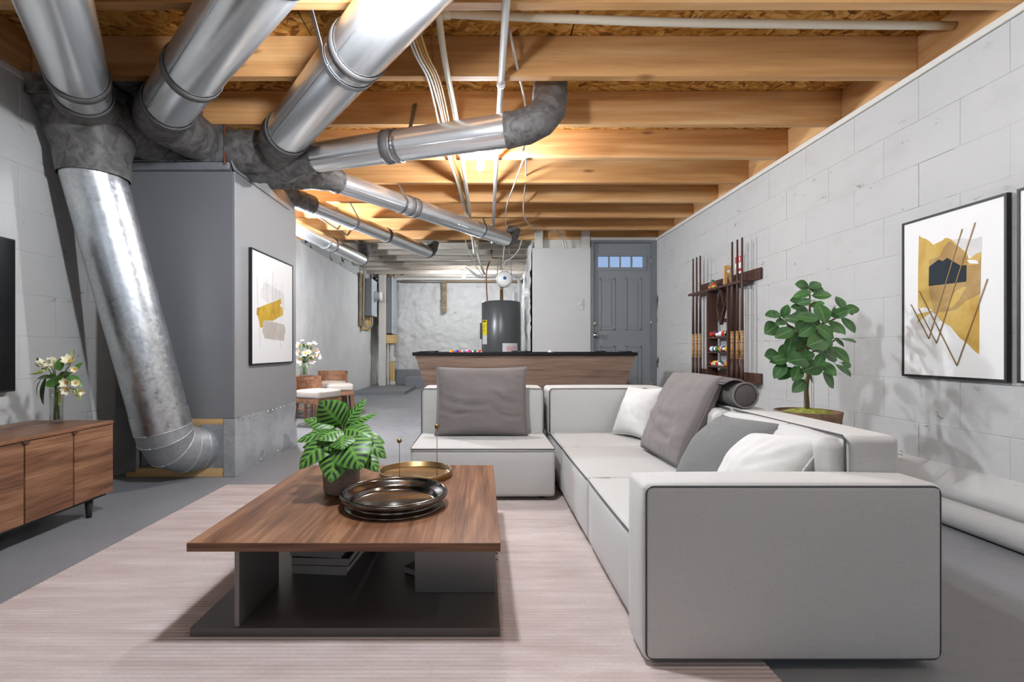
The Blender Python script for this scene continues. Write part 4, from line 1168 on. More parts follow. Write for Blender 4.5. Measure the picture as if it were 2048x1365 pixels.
for (x, y, Y, dx, dz, ln) in ((855, 130, 2.66, .05, 1, .04), (390, 390, 2.62, -.9, .1, .035), (480, 290, 2.66, .3, .8, .035), (300, 325, 2.66, -.9, .4, .04), (640, 690, 2.58, .1, .2, .025), (600, 745, 2.57, -.2, .3, .022)):
    p = c5(x, y, Y); MB().leaf(p - V((dx, 0, dz)) * ln * .5, p + V((dx, 0, dz)) * ln * .5, ln * .42, (0, -1, 0), .0, .5, 3, 6, .9).build('bud', M['petal_bud'], bq, True)
for ch in (((175, 470), (360, 430)), ((640, 960), (660, 750)), ((980, 890), (900, 740))):
    (xa, ya), (xb, yb) = ch
    mb = MB(); mb.tube([c5(xb, yb, 2.60), c5(xa, ya, 2.58)], .0018, 6)
    for k in range(8):
        q = lerp(c5(xb, yb, 2.60), c5(xa, ya, 2.58), k / 7); r = .0075 - k * .0006
        for sx in (-1, 1): mb.lathe([(0, -r * 1.4), (r * .7, -r * .5), (r * .6, r * .6), (0, r * 1.4)], q + V((sx * r * 1.1, -.003, sx * r * .4)), 6)
    mb.build('bud_spray', M['petal_bud'], bq, True)
for (b, tpx, yb, yt, wd_, ar, nm, mt) in (((590, 500), (545, 690), 2.63, 2.56, .085, .22, (-.2, -1, .5), 'leaf_green'), ((560, 510), (385, 560), 2.65, 2.58, .055, .25, (-.5, -.6, .7), 'leaf_green'), ((420, 520), (380, 970), 2.64, 2.60, .044, .12, (-.4, -1, .1), 'leaf_dark'), ((400, 500), (285, 840), 2.66, 2.64, .030, .25, (-.9, -.6, .3), 'leaf_dark'), ((560, 540), (235, 600), 2.70, 2.68, .05, .4, (-.4, -.5, .8), 'leaf_dark'), ((640, 420), (650, 215), 2.70, 2.72, .055, .06, (0, -1, .1), 'leaf_green'), ((720, 520), (1000, 690), 2.68, 2.66, .05, .38, (.4, -.6, .8), 'leaf_green'), ((850, 420), (1010, 285), 2.70, 2.72, .028, .05, (0, -1, .2), 'leaf_green'), ((640, 540), (800, 440), 2.68, 2.70, .05, .1, (0, -1, .3), 'leaf_dark'), ((620, 520), (700, 640), 2.62, 2.57, .05, .2, (.2, -1, .4), 'leaf_green'), ((340, 300), (268, 208), 2.68, 2.70, .02, .05, (0, -1, .2), 'leaf_dark')):
    MB().leaf(c5(*b, yb), c5(*tpx, yt), wd_, nm, ar, .15, 4, 10, .8).build('leaf', M[mt], bq, True)
# ================================================================== FRAMED ART
def wall_pt(px, py, X):
    Y = X / ((px - 965) / F); return V((X, Y, H - (py - 700) * Y / F))
def framed(label, X, sgn, y0, y1, z0, z1):
    """sgn: direction the picture faces along x"""
    o = thing('framed_art', label, 'picture', (X, (y0 + y1) / 2, z0))
    D = .022 * sgn; t = .012
    def bx(a, b, c, d, nm='frame'):
        x0, x1 = sorted((X, X + D)); return (x0, x1, a, b, c, d)
    mb = MB()
    for q in ((y0, y1, z0, z0 + t), (y0, y1, z1 - t, z1), (y0, y0 + t, z0 + t, z1 - t), (y1 - t, y1, z0 + t, z1 - t)): mb.box(*bx(*q))
    mb.build('frame', M['frame_black'], o)
    x0, x1 = sorted((X, X + D * .8)); MB().box(x0, x1, y0 + t, y1 - t, z0 + t, z1 - t).build('paper', M['paper'], o)
    return o, X + D * .8
def shape(o, pts, mat, lift, sgn, X, th=.0006, name='painted_shape'):
    poly = [V((X + sgn * lift, p.y, p.z)) for p in pts]
    if sgn < 0: poly = poly[::-1]
    MB().prism(poly, (sgn * th, 0, 0)).build(name, M[mat], o)
def stroke(o, a, b, wd_, mat, lift, sgn, X):
    a = V((X, a.y, a.z)); b = V((X, b.y, b.z)); d = (b - a).normalized(); s = d.cross(V((1, 0, 0))) * wd_ / 2
    shape(o, [a - s, b - s, b + s, a + s], mat, lift, sgn, X, .0006, 'gold_stroke' if mat == 'gold_line' else 'pencil_stroke')
XA = XR - .008
o, xa = framed('framed abstract print with ochre wash, navy block and gold zigzag lines', XA, -1, 2.324, 2.905, .748, 1.632)
def ra(x, y): return wall_pt(1700 + x / 2.73, 330 + y / 2.73, xa)
def wob(pts, n=4, amp=5, seed=1):
    rnd = random.Random(seed); out = []
    for (a, b) in zip(pts, pts[1:] + pts[:1]):
        for k in range(n):
            f = k / n; out.append((a[0] + (b[0] - a[0]) * f + (rnd.uniform(-amp, amp) if k else 0), a[1] + (b[1] - a[1]) * f + (rnd.uniform(-amp, amp) if k else 0)))
    return out
A = [(377, 385), (415, 405), (455, 437), (490, 420), (520, 400), (550, 405), (590, 445), (640, 480), (650, 515), (690, 485), (718, 475), (705, 1038), (690, 1025), (640, 975), (600, 945), (550, 885), (500, 855), (470, 815), (440, 805), (400, 835), (367, 868), (369, 815), (445, 800), (445, 790), (400, 778), (371, 782)]
shape(o, [ra(*p) for p in wob(A, 2, 4)], 'gold_wash', .0003, -1, xa)
shape(o, [ra(*p) for p in wob([(555, 408), (600, 400), (660, 408), (720, 390), (718, 475), (690, 485), (660, 505), (640, 480), (590, 440)], 2, 3, 2)], 'grey_wash', .0005, -1, xa)
shape(o, [ra(*p) for p in wob([(430, 835), (470, 818), (492, 850), (460, 880), (445, 905), (428, 870)], 2, 3, 6)], 'grey_wash', .0005, -1, xa)
shape(o, [ra(*p) for p in wob([(435, 520), (490, 500), (520, 440), (550, 415), (600, 450), (640, 500), (640, 550), (700, 545), (715, 500), (712, 700), (640, 740), (580, 790), (540, 800), (460, 815), (432, 700)], 2, 4, 3)], 'brown_wash', .0009, -1, xa)
shape(o, [ra(*p) for p in wob([(640, 520), (690, 520), (705, 540), (660, 540)], 2, 3, 7)], 'paper', .0015, -1, xa)
shape(o, [ra(*p) for p in wob([(570, 700), (620, 665), (640, 670), (600, 735), (545, 790), (530, 770)], 2, 3, 4)], 'gold_wash', .0015, -1, xa)
shape(o, [ra(*p) for p in [(434, 557), (485, 518), (510, 525), (533, 508), (605, 550), (638, 548), (637, 638), (432, 662)]], 'navy', .0021, -1, xa)
for i, ln in enumerate((((615, 350), (433, 950), (335, 762)), ((686, 315), (475, 975), (377, 785)), ((754, 622), (587, 1097), (380, 688)))):
    for j, (a, b) in enumerate(zip(ln, ln[1:])): stroke(o, ra(*a), ra(*b), .0052, 'gold_line', .0028 + .0003 * i, -1, xa)
o, xb = framed('framed print cut off by the picture edge beside the ochre one', XA, -1, 1.70, 2.28, .748, 1.632)
def rb(s, t): return V((xb, 2.28 - s * .58, .75 + t * .88))
shape(o, [rb(*p) for p in ((.2, .3), (.75, .25), (.8, .6), (.6, .75), (.25, .7))], 'gold_wash', .0003, -1, xb)
shape(o, [rb(*p) for p in ((.35, .45), (.6, .42), (.62, .6), (.36, .62))], 'navy', .001, -1, xb)
for a, b in (((.3, .2), (.7, .8)), ((.45, .2), (.8, .75))): stroke(o, rb(*a), rb(*b), .0052, 'gold_line', .002, -1, xb)
XP = PX1 + .002
o, xl = framed('framed print of mustard and grey brush blocks on the grey plenum', XP, 1, 3.76, 4.585, .782, 1.672)
def la(x, y): return wall_pt(480 + x / 4.875, 480 + y / 4.875, xl)
shape(o, [la(*p) for p in wob([(235, 412), (300, 440), (390, 500), (435, 540), (440, 680), (420, 700), (395, 600), (280, 620), (210, 565), (205, 500)], 2, 5, 3)], 'pale_wash', .0003, 1, xl)
shape(o, [la(*p) for p in wob([(225, 785), (430, 825), (445, 890), (430, 985), (240, 960), (218, 900)], 2, 5, 4)], 'taupe_wash', .0006, 1, xl)
shape(o, [la(*p) for p in wob([(165, 665), (270, 625), (395, 575), (400, 620), (390, 645), (410, 665), (418, 735), (320, 790), (225, 785), (222, 850), (195, 855), (178, 760), (160, 725)], 2, 4, 5)], 'mustard_wash', .0012, 1, xl)
for (x, a, b) in ((165, 350, 640), (188, 860, 1050), (260, 380, 900), (318, 320, 1000), (345, 420, 950), (385, 480, 1060), (405, 430, 800)): stroke(o, la(x, a), la(x + 8, b), .0022, 'pencil', .002, 1, xl)

# ================================================================== POOL TABLE
PT = thing('pool_table', 'brown laminate pool table with black rails behind the sofa', 'pool table', (.44, 5.85, 0))
x0, x1, y0, y1 = -.73, 1.615, 5.2, 6.5
def frustum(mb, a, b, z0, z1):
    vs = [(a[0], a[2], z0), (a[1], a[2], z0), (a[1], a[3], z0), (a[0], a[3], z0), (b[0], b[2], z1), (b[1], b[2], z1), (b[1], b[3], z1), (b[0], b[3], z1)]
    return mb.add(vs, [(3, 2, 1, 0), (4, 5, 6, 7), (0, 1, 5, 4), (1, 2, 6, 5), (2, 3, 7, 6), (3, 0, 4, 7)])
frustum(MB(), (x0 + .16, x1 - .13, y0 + .12, y1 - .12), (x0 + .025, x1 - .02, y0 + .02, y1 - .02), .40, .836).build('cabinet', M['pool_wood'], PT)
ra_ = MB().cbox(x0, x1, y0, y0 + .13, .837, .874, .004).cbox(x0, x1, y1 - .13, y1, .837, .874, .004).cbox(x0, x0 + .13, y0 + .13, y1 - .13, .837, .874, .004).cbox(x1 - .13, x1, y0 + .13, y1 - .13, .837, .874, .004)
ra_.build('rail', M['black_rail'], PT)
MB().box(x0 + .12, x1 - .12, y0 + .12, y1 - .12, .8365, .842).build('cloth', M['cover_black'], PT)
for (x, y) in ((x0 + .10, y0 + .10), (.44, y0 + .08), (x1 - .10, y0 + .10), (x0 + .10, y1 - .10), (.44, y1 - .08), (x1 - .10, y1 - .10)):
    MB().tube([(x + .06 * math.cos(a), y + .06 * math.sin(a), .879) for a in [2 * math.pi * k / 20 for k in range(21)]], .009, 6).build('pocket_rim', M['black'], PT, True)
for (xa_, ya_) in ((x0 + .35, y0 + .28), (x1 - .35, y0 + .28), (x0 + .35, y1 - .28), (x1 - .35, y1 - .28)):
    frustum(MB(), (xa_ - .06, xa_ + .06, ya_ - .06, ya_ + .06), (xa_ - .09, xa_ + .09, ya_ - .09, ya_ + .09), 0, .401).build('leg', M['pool_wood'], PT)
rb_ = .0286
def sph(r, n=16, m=10): return [(0 if i in (0, m) else r * math.sin(math.pi * i / m), -r * math.cos(math.pi * i / m)) for i in range(m + 1)]
bmesh_ = MB().lathe(sph(rb_, 16, 12), (0, 0, 0), 20)
BM = {}
def ball(label, loc, col, kind, group):
    k = (col, kind)
    if k not in BM:
        BM[k] = mesh(bmesh_.v, bmesh_.f, 'pool_ball')
        for p in BM[k].polygons: p.use_smooth = True
        BM[k].materials.append(m_ball(col + '_' + kind + '_ball', BALLC[col], kind))
    o = bpy.data.objects.new('pool_ball', BM[k]); COL.objects.link(o); o.location = loc
    o.rotation_euler = (random.uniform(-1, 1), random.uniform(-1, 1), random.uniform(0, 6))
    return tag(o, label, 'ball', group)
for i, (dx, dy, c, kd, lb) in enumerate(((0, 0, 'orange', 'solid', 'orange pool ball at the left of the group on the table'), (.06, .02, 'purple', 'solid', 'purple pool ball beside the orange one on the table'), (.12, -.02, 'red', 'solid', 'red pool ball in the middle of the group on the table'), (.18, .03, 'blue', 'stripe', 'blue striped pool ball on the table'), (.205, -.03, 'pink', 'solid', 'pink pool ball on the table'), (.265, .01, 'green', 'stripe', 'green striped pool ball on the table'), (.33, 0, 'red', 'stripe', 'red striped pool ball at the right of the group'))):
    ball(lb, (-.36 + dx, 5.85 + dy, .842 + rb_), c, kd, 'balls on the pool table')
ball('white cue ball alone on the pool table', (.80, 5.9, .842 + rb_), 'white', 'plain', 'balls on the pool table')

# ================================================================== CUE RACK
ck = thing('cue_rack', 'dark wooden wall rack for pool cues and balls', 'rack', (2.42, 5.1, .59))
XW = XR - .0075
MB().cbox(XW - .022, XW, 4.39, 5.62, 1.525, 1.625, .003).build('upper_board', M['rack_wood_y'], ck)
MB().cbox(2.325, XW - .0225, 4.52, 5.66, 1.505, 1.53, .003).build('top_shelf', M['rack_wood_y'], ck)
MB().cbox(XW - .022, XW, 4.39, 5.62, .595, .690, .003).build('lower_board', M['rack_wood_y'], ck)
MB().cbox(2.325, XW - .0225, 4.40, 5.66, .59, .612, .003).build('bottom_shelf', M['rack_wood_y'], ck)
for y in (4.745, 5.175): MB().cbox(2.325, XW - .0225, y, y + .02, .613, 1.504, .002).build('side_panel', M['rack_wood'], ck)
for zc in (1.03, .88, .735): MB().cbox(2.33, XW - .001, 4.766, 5.174, zc - .014, zc, .002).build('ball_shelf', M['rack_wood_y'], ck)
def frame_rack(name, label, pts, w, X):
    o = thing(name, label, 'rack', pts[0])
    for a, b in zip(pts, pts[1:] + pts[:1]):
        a, b = V(a), V(b); d = (b - a).normalized(); s = d.cross(V((1, 0, 0))) * w / 2
        MB().prism([a - s - d * w / 2, b - s + d * w / 2, b + s + d * w / 2, a + s - d * w / 2][::-1], (.03, 0, 0)).build('side', M['rack_wood'], o)
    return o
frame_rack('triangle_rack', 'dark wooden triangle rack hung behind the diamond one', [(2.40, 4.97, 1.49), (2.40, 5.13, 1.20), (2.40, 4.81, 1.20)], .018, 2.4)
frame_rack('diamond_rack', 'dark wooden diamond rack hung in the cue rack', [(2.36, 4.97, 1.50), (2.36, 5.05, 1.33), (2.36, 4.97, 1.16), (2.36, 4.89, 1.33)], .018, 2.36)
rows = [(1.03, (('red', 'solid'), ('maroon', 'solid'), ('purple', 'stripe'), ('white', 'plain'), ('red', 'stripe'), ('black', 'solid')), 'top'),
        (.88, (('white', 'plain'), ('blue', 'stripe'), ('green', 'solid'), ('orange', 'stripe'), ('blue', 'solid'), ('yellow', 'solid')), 'middle'),
        (.735, (('maroon', 'stripe'), ('yellow', 'stripe'), ('red', 'stripe'), ('green', 'stripe'), ('purple', 'stripe'), ('orange', 'solid')), 'bottom')]
for zc, cs_, nm in rows:
    for i, (c, kd) in enumerate(cs_):
        ball('%s %s pool ball, number %d from the door, on the %s ball shelf' % (c, {'solid': 'solid', 'stripe': 'striped', 'plain': 'plain'}[kd], i + 1, nm), (2.362, 5.137 - i * .0625, zc + rb_), c, kd, 'balls in the cue rack')
def m_grip():
    m = Mat('wrapped_cane_grip', '#a67a4b', .6); z = m.n('ShaderNodeSeparateXYZ', i_0=m.coord()).outputs[2]
    m.color(m.ramp(m.noise(m.coord((1, 1, 30)), 2.5, 2), [(.35, '#7d5230'), (.5, '#a9804f'), (.65, '#c39d69')])); return m.m
M['grip'] = m_grip()
cue = None
spots = [(5.565, 'first cue on the door side of the rack'), (5.475, 'second cue on the door side of the rack'), (5.385, 'third cue on the door side of the rack, beside the balls'), (4.695, 'cue beside the ball shelves on the sofa side'), (4.60, 'middle cue of the three on the sofa side of the rack'), (4.515, 'last cue at the sofa end of the rack')]
for i, (y, lb) in enumerate(spots):
    loc = V((2.345, y, .613))
    if cue is None:
        cue = thing('pool_cue', lb, 'cue', loc, 'pool cues in the rack')
        MB().tube([loc, loc + V((0, 0, .20))], [.0155, .0150], 12).build('butt', M['rack_wood'], cue, True)
        MB().tube([loc + V((0, 0, .2001)), loc + V((0, 0, .46))], [.0152, .0142], 12).build('grip', M['grip'], cue, True)
        MB().tube([loc + V((0, 0, .4601)), loc + V((0, 0, 1.285))], [.0138, .0080], 12).build('shaft', M['rack_wood'], cue, True)
        MB().tube([loc + V((0, 0, 1.2851)), loc + V((0, 0, 1.30))], [.0080, .0076], 12).build('tip', M['black'], cue, True)
    else:
        c = copy_tree(cue); c.location = loc; c['label'] = lb
# ornaments on the rack
lt = thing('wooden_letter', 'carved wooden letter R ornament standing on the cue rack shelf', 'ornament', (2.36, 4.83, 1.5305))
def rr(x, z): return V((2.325 + x * .78, 4.80, 1.5305 + z * .94))
body = MB()
for poly in (((0, 0), (.03, 0), (.03, .19), (0, .19)), ((.0301, .155), (.085, .155), (.10, .165), (.085, .19), (.0301, .19)), ((.0301, .085), (.085, .085), (.10, .10), (.085, .12), (.0301, .12)), ((.085, .1201), (.11, .11), (.11, .165), (.085, .1549)), ((.06, .0849), (.085, .0849), (.12, 0), (.09, 0))):
    body.prism([rr(*p) for p in poly][::-1], (0, .03, 0))
body.build('letter_body', M['stud'], lt)
sg = thing('wall_sign', 'small red and white sign on the wall above the cue rack', 'sign', (XW, 4.78, 1.55))
MB().box(XW - .004, XW - .0005, 4.70, 4.86, 1.627, 1.80).build('sheet', M['paper'], sg)
M['sign_red'] = plain('sign_red', '#c8313a', .6)
MB().box(XW - .005, XW - .0041, 4.705, 4.855, 1.735, 1.797).build('red_block', M['sign_red'], sg)
for k in range(3): MB().box(XW - .006, XW - .0051, 4.725 + k * .038, 4.740 + k * .038, 1.745, 1.787).build('white_stroke', M['paper'], sg)
MB().box(XW - .005, XW - .0041, 4.72, 4.80, 1.65, 1.68).build('red_block', M['sign_red'], sg)
od = thing('chalk_stack', 'little pyramid of coloured chalk cubes on the cue rack shelf', 'chalk', (2.36, 5.12, 1.5305))
M['chalk_y'] = plain('chalk_yellow', '#c9b24a', .8); M['chalk_g'] = plain('chalk_green', '#3f8f6a', .8); M['chalk_r'] = plain('chalk_red', '#c6483c', .8)
for (dy, dz, m_) in ((-.06, 0, 'stud'), (-.025, 0, 'chalk_y'), (.01, 0, 'chalk_r'), (.045, 0, 'chalk_y'), (-.042, .0285, 'chalk_r'), (-.007, .0285, 'chalk_r'), (.028, .0285, 'chalk_g'), (-.007, .057, 'chalk_g')):
    MB().cbox(2.345, 2.373, 5.12 + dy, 5.148 + dy, 1.5307 + dz, 1.5587 + dz, .002).build('chalk_cube', M[m_], od)

# ================================================================== RUBBER PLANT
bp = V((1.95, 3.0, 0))
rp = thing('rubber_plant', 'bushy rubber plant with glossy oval leaves in a tall clay planter', 'plant', bp)
MB().lathe([(0, 0), (.13, 0), (.135, .01), (.172, .50), (.178, .534), (.170, .536), (.163, .50), (0, .495)], bp, 40).build('planter', M['planter'], rp, True)
mb = MB(); vs = []
mb.lathe([(.163, .50), (.14, .522), (.09, .538), (.04, .545), (0, .547)], bp, 32)
mb.v = [v + V((0, 0, noise.noise(v * 40) * .008)) for v in mb.v]
mb.build('moss', M['moss'], rp, True)
def c7(x, y, Y): return at(1340 + x / 3.033, 430 + y / 3.033, Y)
MB().tube(spline([c7(832, 1180, 3.0), c7(828, 1060, 3.0), c7(838, 960, 3.0), c7(830, 860, 3.0), c7(845, 720, 3.0), c7(848, 560, 3.0), c7(846, 440, 3.0)], 5), [.013 - .0003 * i for i in range(31)], 10).build('trunk', M['stem'], rp, True)
for (a, b, Y) in (((838, 960), (960, 920), 2.95), ((835, 900), (700, 640), 3.05), ((840, 820), (760, 700), 2.92), ((840, 760), (930, 650), 2.95), ((845, 840), (1000, 760), 2.98), ((930, 660), (1060, 590), 3.0), ((835, 880), (700, 880), 2.92), ((760, 690), (660, 620), 2.98)):
    MB().tube(spline([c7(*a, 3.0), lerp(c7(*a, 3.0), c7(*b, Y), .5) - V((0, 0, .008)), c7(*b, Y)], 4), .005, 8).build('branch', M['stem'], rp, True)
for i in range(6):
    x = 810 + i * 12; MB().tube(spline([c7(x, 960, 2.97 + .01 * i), c7(x + random.uniform(-8, 8), 1060, 2.97 + .01 * i), c7(x + random.uniform(-5, 5), 1170, 2.97 + .01 * i)], 4), .0012, 5).build('air_root', M['stem'], rp, True)
# (centre x, centre y, angle of base->tip in image degrees, length, depth) in crop pixels
RL = [(624, 608, 185, 85, 2.95), (650, 605, 160, 40, 2.97), (700, 585, 70, 75, 2.98), (735, 632, 175, 85, 2.9), (672, 655, 200, 60, 2.95), (614, 695, 215, 85, 2.95), (690, 722, 205, 105, 2.9), (800, 430, 170, 75, 3.02), (880, 430, 25, 65, 3.0), (890, 455, -10, 80, 3.02), (800, 485, 195, 100, 2.98), (920, 490, 0, 105, 3.0), (770, 522, 180, 75, 3.05), (812, 530, 190, 80, 2.95), (890, 545, 5, 85, 2.98), (785, 570, 170, 95, 3.05), (800, 592, 175, 70, 3.0), (920, 600, -70, 110, 2.92), (905, 570, -30, 100, 3.02), (830, 625, 175, 125, 2.9), (975, 595, 60, 70, 3.0), (1035, 595, 20, 110, 2.95), (1030, 535, 120, 80, 3.05), (1100, 575, 5, 85, 2.97), (1090, 590, -40, 50, 2.98), (1080, 670, -50, 110, 2.98), (1010, 685, -40, 120, 2.92), (940, 715, -35, 115, 2.88), (800, 685, 250, 110, 3.03), (830, 700, 215, 110, 2.92), (755, 770, 240, 130, 2.95), (890, 775, 200, 110, 2.85), (950, 775, -60, 90, 2.95), (1080, 765, -15, 90, 2.95), (1025, 775, -45, 70, 2.98), (720, 800, 255, 115, 2.93), (1030, 850, -40, 130, 2.90), (690, 835, 250, 95, 2.95), (625, 862, 175, 90, 2.95), (660, 885, 190, 100, 2.92), (772, 885, 185, 105, 2.87), (830, 855, 10, 85, 2.93), (905, 880, 240, 85, 2.88), (955, 935, -40, 120, 2.92), (1050, 945, -40, 105, 2.95), (1070, 910, -20, 55, 3.0), (665, 945, 235, 105, 2.92), (700, 965, 220, 100, 2.96), (765, 965, 245, 85, 2.9), (780, 1040, 225, 95, 2.94), (850, 990, -60, 60, 3.02), (960, 1005, -55, 100, 2.95), (855, 930, 200, 105, 2.93), (800, 800, 200, 100, 3.08), (900, 830, -20, 100, 3.08), (960, 850, -30, 110, 3.08), (760, 850, 200, 100, 3.1), (930, 700, 10, 100, 3.1), (780, 640, 190, 100, 3.1), (840, 770, 270, 90, 3.1), (1000, 700, -20, 90, 3.1), (720, 720, 200, 90, 3.1), (870, 660, 80, 100, 3.1)]
for (x, y, an, ln, Y) in RL:
    a = math.radians(an); dx, dy = math.cos(a) * ln / 2, -math.sin(a) * ln / 2
    yo = random.uniform(-.03, .03)
    P0 = c7(x - dx, y - dy, Y + yo); P1 = c7(x + dx, y + dy, Y - yo - .015)
    nm = V((random.uniform(-.35, .35), -1, random.uniform(.15, .8)))
    P0, P1 = lerp(P0, P1, -.08), lerp(P0, P1, 1.08); L = (P1 - P0).length
    MB().leaf(P0, P1, L * .62 if ln > 60 else L * .5, nm, .10, .12, 4, 8, .92).build('leaf', M['rubber'], rp, True)
    MB().tube([P0 - (P1 - P0).normalized() * .022, P0], .002, 5).build('petiole', M['stem_green'], rp)

# ================================================================== FAR CHAIRS, SIDE TABLE, FLOWERS
def low_chair(label, loc, rz, mat, sc=1.0, back=True):
    o = thing('dining_chair', label, 'chair', (0, 0, 0), 'low walnut chairs')
    s = .20 * sc
    MB().puff(-s, s, -s, s, .345, .432, .02, .012, 4).build('seat_cushion', M[mat], o, True)
    MB().cbox(-s - .005, s + .005, -s - .005, s + .005, .285, .344, .004).build('apron', M['walnut_x'], o)
    for (x, y) in ((-s + .02, -s + .02), (s - .02, -s + .02), (-s + .02, s - .02), (s - .02, s - .02)):
        k = 1.12
        frustum(MB(), (x * k - .017, x * k + .017, y * k - .017, y * k + .017), (x - .025, x + .025, y - .025, y + .025), 0, .2849).build('leg', M['walnut_z'], o)
    if back:
        mb = MB(); vs = []
        n = 12
        for i in range(n + 1):
            a = math.radians(-62 + 124 * i / n); cx, sy = math.sin(a), math.cos(a)
            for (r, z) in ((s * 1.28, .36), (s * 1.28, .585), (s * 1.18, .585), (s * 1.18, .36)): vs.append((cx * r, sy * r * .95 + .03, z))
        fs = []
        for i in range(n):
            for k in range(4): fs.append((i * 4 + k, i * 4 + (k + 1) % 4, (i + 1) * 4 + (k + 1) % 4, (i + 1) * 4 + k))
        fs += [(3, 2, 1, 0), (n * 4, n * 4 + 1, n * 4 + 2, n * 4 + 3)]
        mb.add(vs, fs).build('backrest', M['walnut_x'], o)
    o.location = loc; o.rotation_euler = (0, 0, rz)
    return o
low_chair('low walnut chair with cream seat nearest the plenum', (-1.93, 5.85, 0), math.radians(65), 'cream_seat', .95)
low_chair('low walnut chair with beige seat beside the left plaster wall', (-2.22, 7.35, .06), math.radians(8), 'beige_seat', .95).location.z = 0
low_chair('small backless walnut stool with cream seat between the two chairs', (-1.95, 6.85, 0), math.radians(20), 'cream_seat', .82, False)
st = thing('side_table', 'small walnut side table carrying the white flowers', 'table', (-2.40, 6.55, 0))
MB().cbox(-2.56, -2.26, 6.42, 6.70, .54, .56, .003).build('tabletop', M['walnut_x'], st)
for (x, y) in ((-2.54, 6.44), (-2.28, 6.44), (-2.54, 6.68), (-2.28, 6.68)): MB().cbox(x - .015, x + .015, y - .015, y + .015, 0, .5395, .002).build('leg', M['walnut_z'], st)
MB().cbox(-2.53, -2.29, 6.45, 6.67, .12, .137, .002).build('shelf', M['walnut_x'], st)
vb = V((-2.335, 6.53, .5605)); top = vb + V((0, 0, .16))
vase('short clear glass vase on the small side table', vb, .05, .14, .9)
b2 = thing('flower_bouquet', 'bouquet of white lilies with yellow throats on the side table', 'flowers', vb + V((0, 0, .015)))
def c8(x, y, Y): return at(580 + x / 6.827, 670 + y / 6.827, Y)
for (x, y, d, sz) in ((130, 150, (-.5, -1, .4), .075), (170, 105, (0, -.3, 1), .05), (125, 245, (-.5, -1, 0), .07), (145, 340, (-.2, -1, -.3), .08), (215, 260, (.1, -1, .2), .075), (265, 145, (.2, -.6, .8), .055), (320, 140, (.6, -.3, .8), .065), (340, 225, (.8, -.6, .2), .075), (360, 295, (1, -.3, .1), .08), (300, 345, (.5, -1, -.3), .075), (250, 245, (.4, -.8, .4), .06), (290, 300, (.4, -1, 0), .06)):
    p = c8(x, y, 6.45 + random.uniform(-.04, .08)); blossom(b2, p, d, sz, 'petal_white', True, 6, .6, cs=2.0); stem_to(b2, p, 'stem_green', .004, .02)
for (a, b) in (((200, 180), (180, 120)), ((240, 200), (235, 130)), ((200, 280), (130, 300)), ((260, 310), (330, 330)), ((170, 400), (115, 460)), ((240, 390), (250, 460)), ((280, 220), (300, 150)), ((200, 330), (180, 250)), ((250, 300), (220, 220))):
    MB().leaf(c8(*a, 6.47), c8(*b, 6.44), .035, (0, -1, .3), .1, .15, 3, 6).build('leaf', M['leaf_dark'], b2, True)

# ================================================================== WATER HEATER AND TANK
hx, hy, hr = .315, 8.5, .33
wh = thing('water_heater', 'grey cylindrical water heater with yellow energy label', 'water heater', (hx, hy, 0))
MB().lathe([(0, .0), (hr, 0), (hr, 1.69), (hr - .01, 1.705), (hr - .04, 1.715), (0, 1.72)], (hx, hy, 0), 56).build('tank_body', M['heater'], wh, True)
def patch(a0, a1, z0, z1, mat, name, lift=.002, n=8):
    mb = MB(); vs = []
    for i in range(n + 1):
        a = math.radians(a0 + (a1 - a0) * i / n)
        for (r, z) in ((hr, z0), (hr + lift, z0), (hr + lift, z1), (hr, z1)): vs.append((hx + math.sin(a) * r, hy - math.cos(a) * r, z))
    fs = [(i * 4 + k, i * 4 + (k + 1) % 4, (i + 1) * 4 + (k + 1) % 4, (i + 1) * 4 + k) for i in range(n) for k in range(4)] + [(3, 2, 1, 0), (n * 4, n * 4 + 1, n * 4 + 2, n * 4 + 3)]
    return mb.add(vs, fs).build(name, M[mat], wh)
zy = lambda y: H - (y - 700) * 8.25 / F
lb = patch(-72, -47, zy(670), zy(640), 'yellow_label', 'energy_label')
for q in ((-69, -50, zy(644), zy(641.5)), (-66, -54, zy(654), zy(653.3)), (-66, -54, zy(651), zy(650.3)), (-62, -58, zy(662), zy(660))): patch(*q, 'ink', 'print_bar', .003, 3)
patch(-72, -47, zy(689), zy(670.5), 'white_label', 'white_label')
for k in range(4): patch(-70, -50, zy(674 + k * 4), zy(673.3 + k * 4), 'meter_grey', 'print_bar', .003, 3)
patch(-98, -80, zy(678), zy(645), 'heater', 'access_panel', .03)
patch(2, 52, zy(707), zy(687), 'white_label', 'document_pouch', .004)
patch(14, 46, zy(704), zy(693), 'pink_label', 'pink_sheet', .006)
run('water_pipe', 'brown copper pipe from the heater top to the expansion tank', 'pipe', [at(1003, 606, 8.45) - V((0, 0, .02)), at(1003, 590, 8.4), at(1003, 575, 8.3)], .028, 'brass_pipe', 12, 4, 'metal heater pipes')
run('water_pipe', 'thin copper line rising left of the expansion tank', 'pipe', [at(975, 607, 8.5), at(973, 575, 8.45), at(973, 545, 8.4), at(979, 523, 8.3)], .011, 'copper', 10, 5, 'metal heater pipes')
run('water_pipe', 'brass pipe running from the ceiling to the expansion tank top', 'pipe', [at(983, 500, 8.3), at(983, 516, 8.3), at(1003, 517, 8.3), at(1003, 540, 8.3)], .018, 'brass_pipe', 10, 1, 'metal heater pipes')
run('water_pipe', 'brass coloured riser with valve hanging from the old joists', 'pipe', [at(955, 480, 7.7), at(955, 500, 7.8), at(958, 520, 8.0), at(968, 548, 8.5)], .018, 'pvc', 10, 3, 'metal heater pipes')
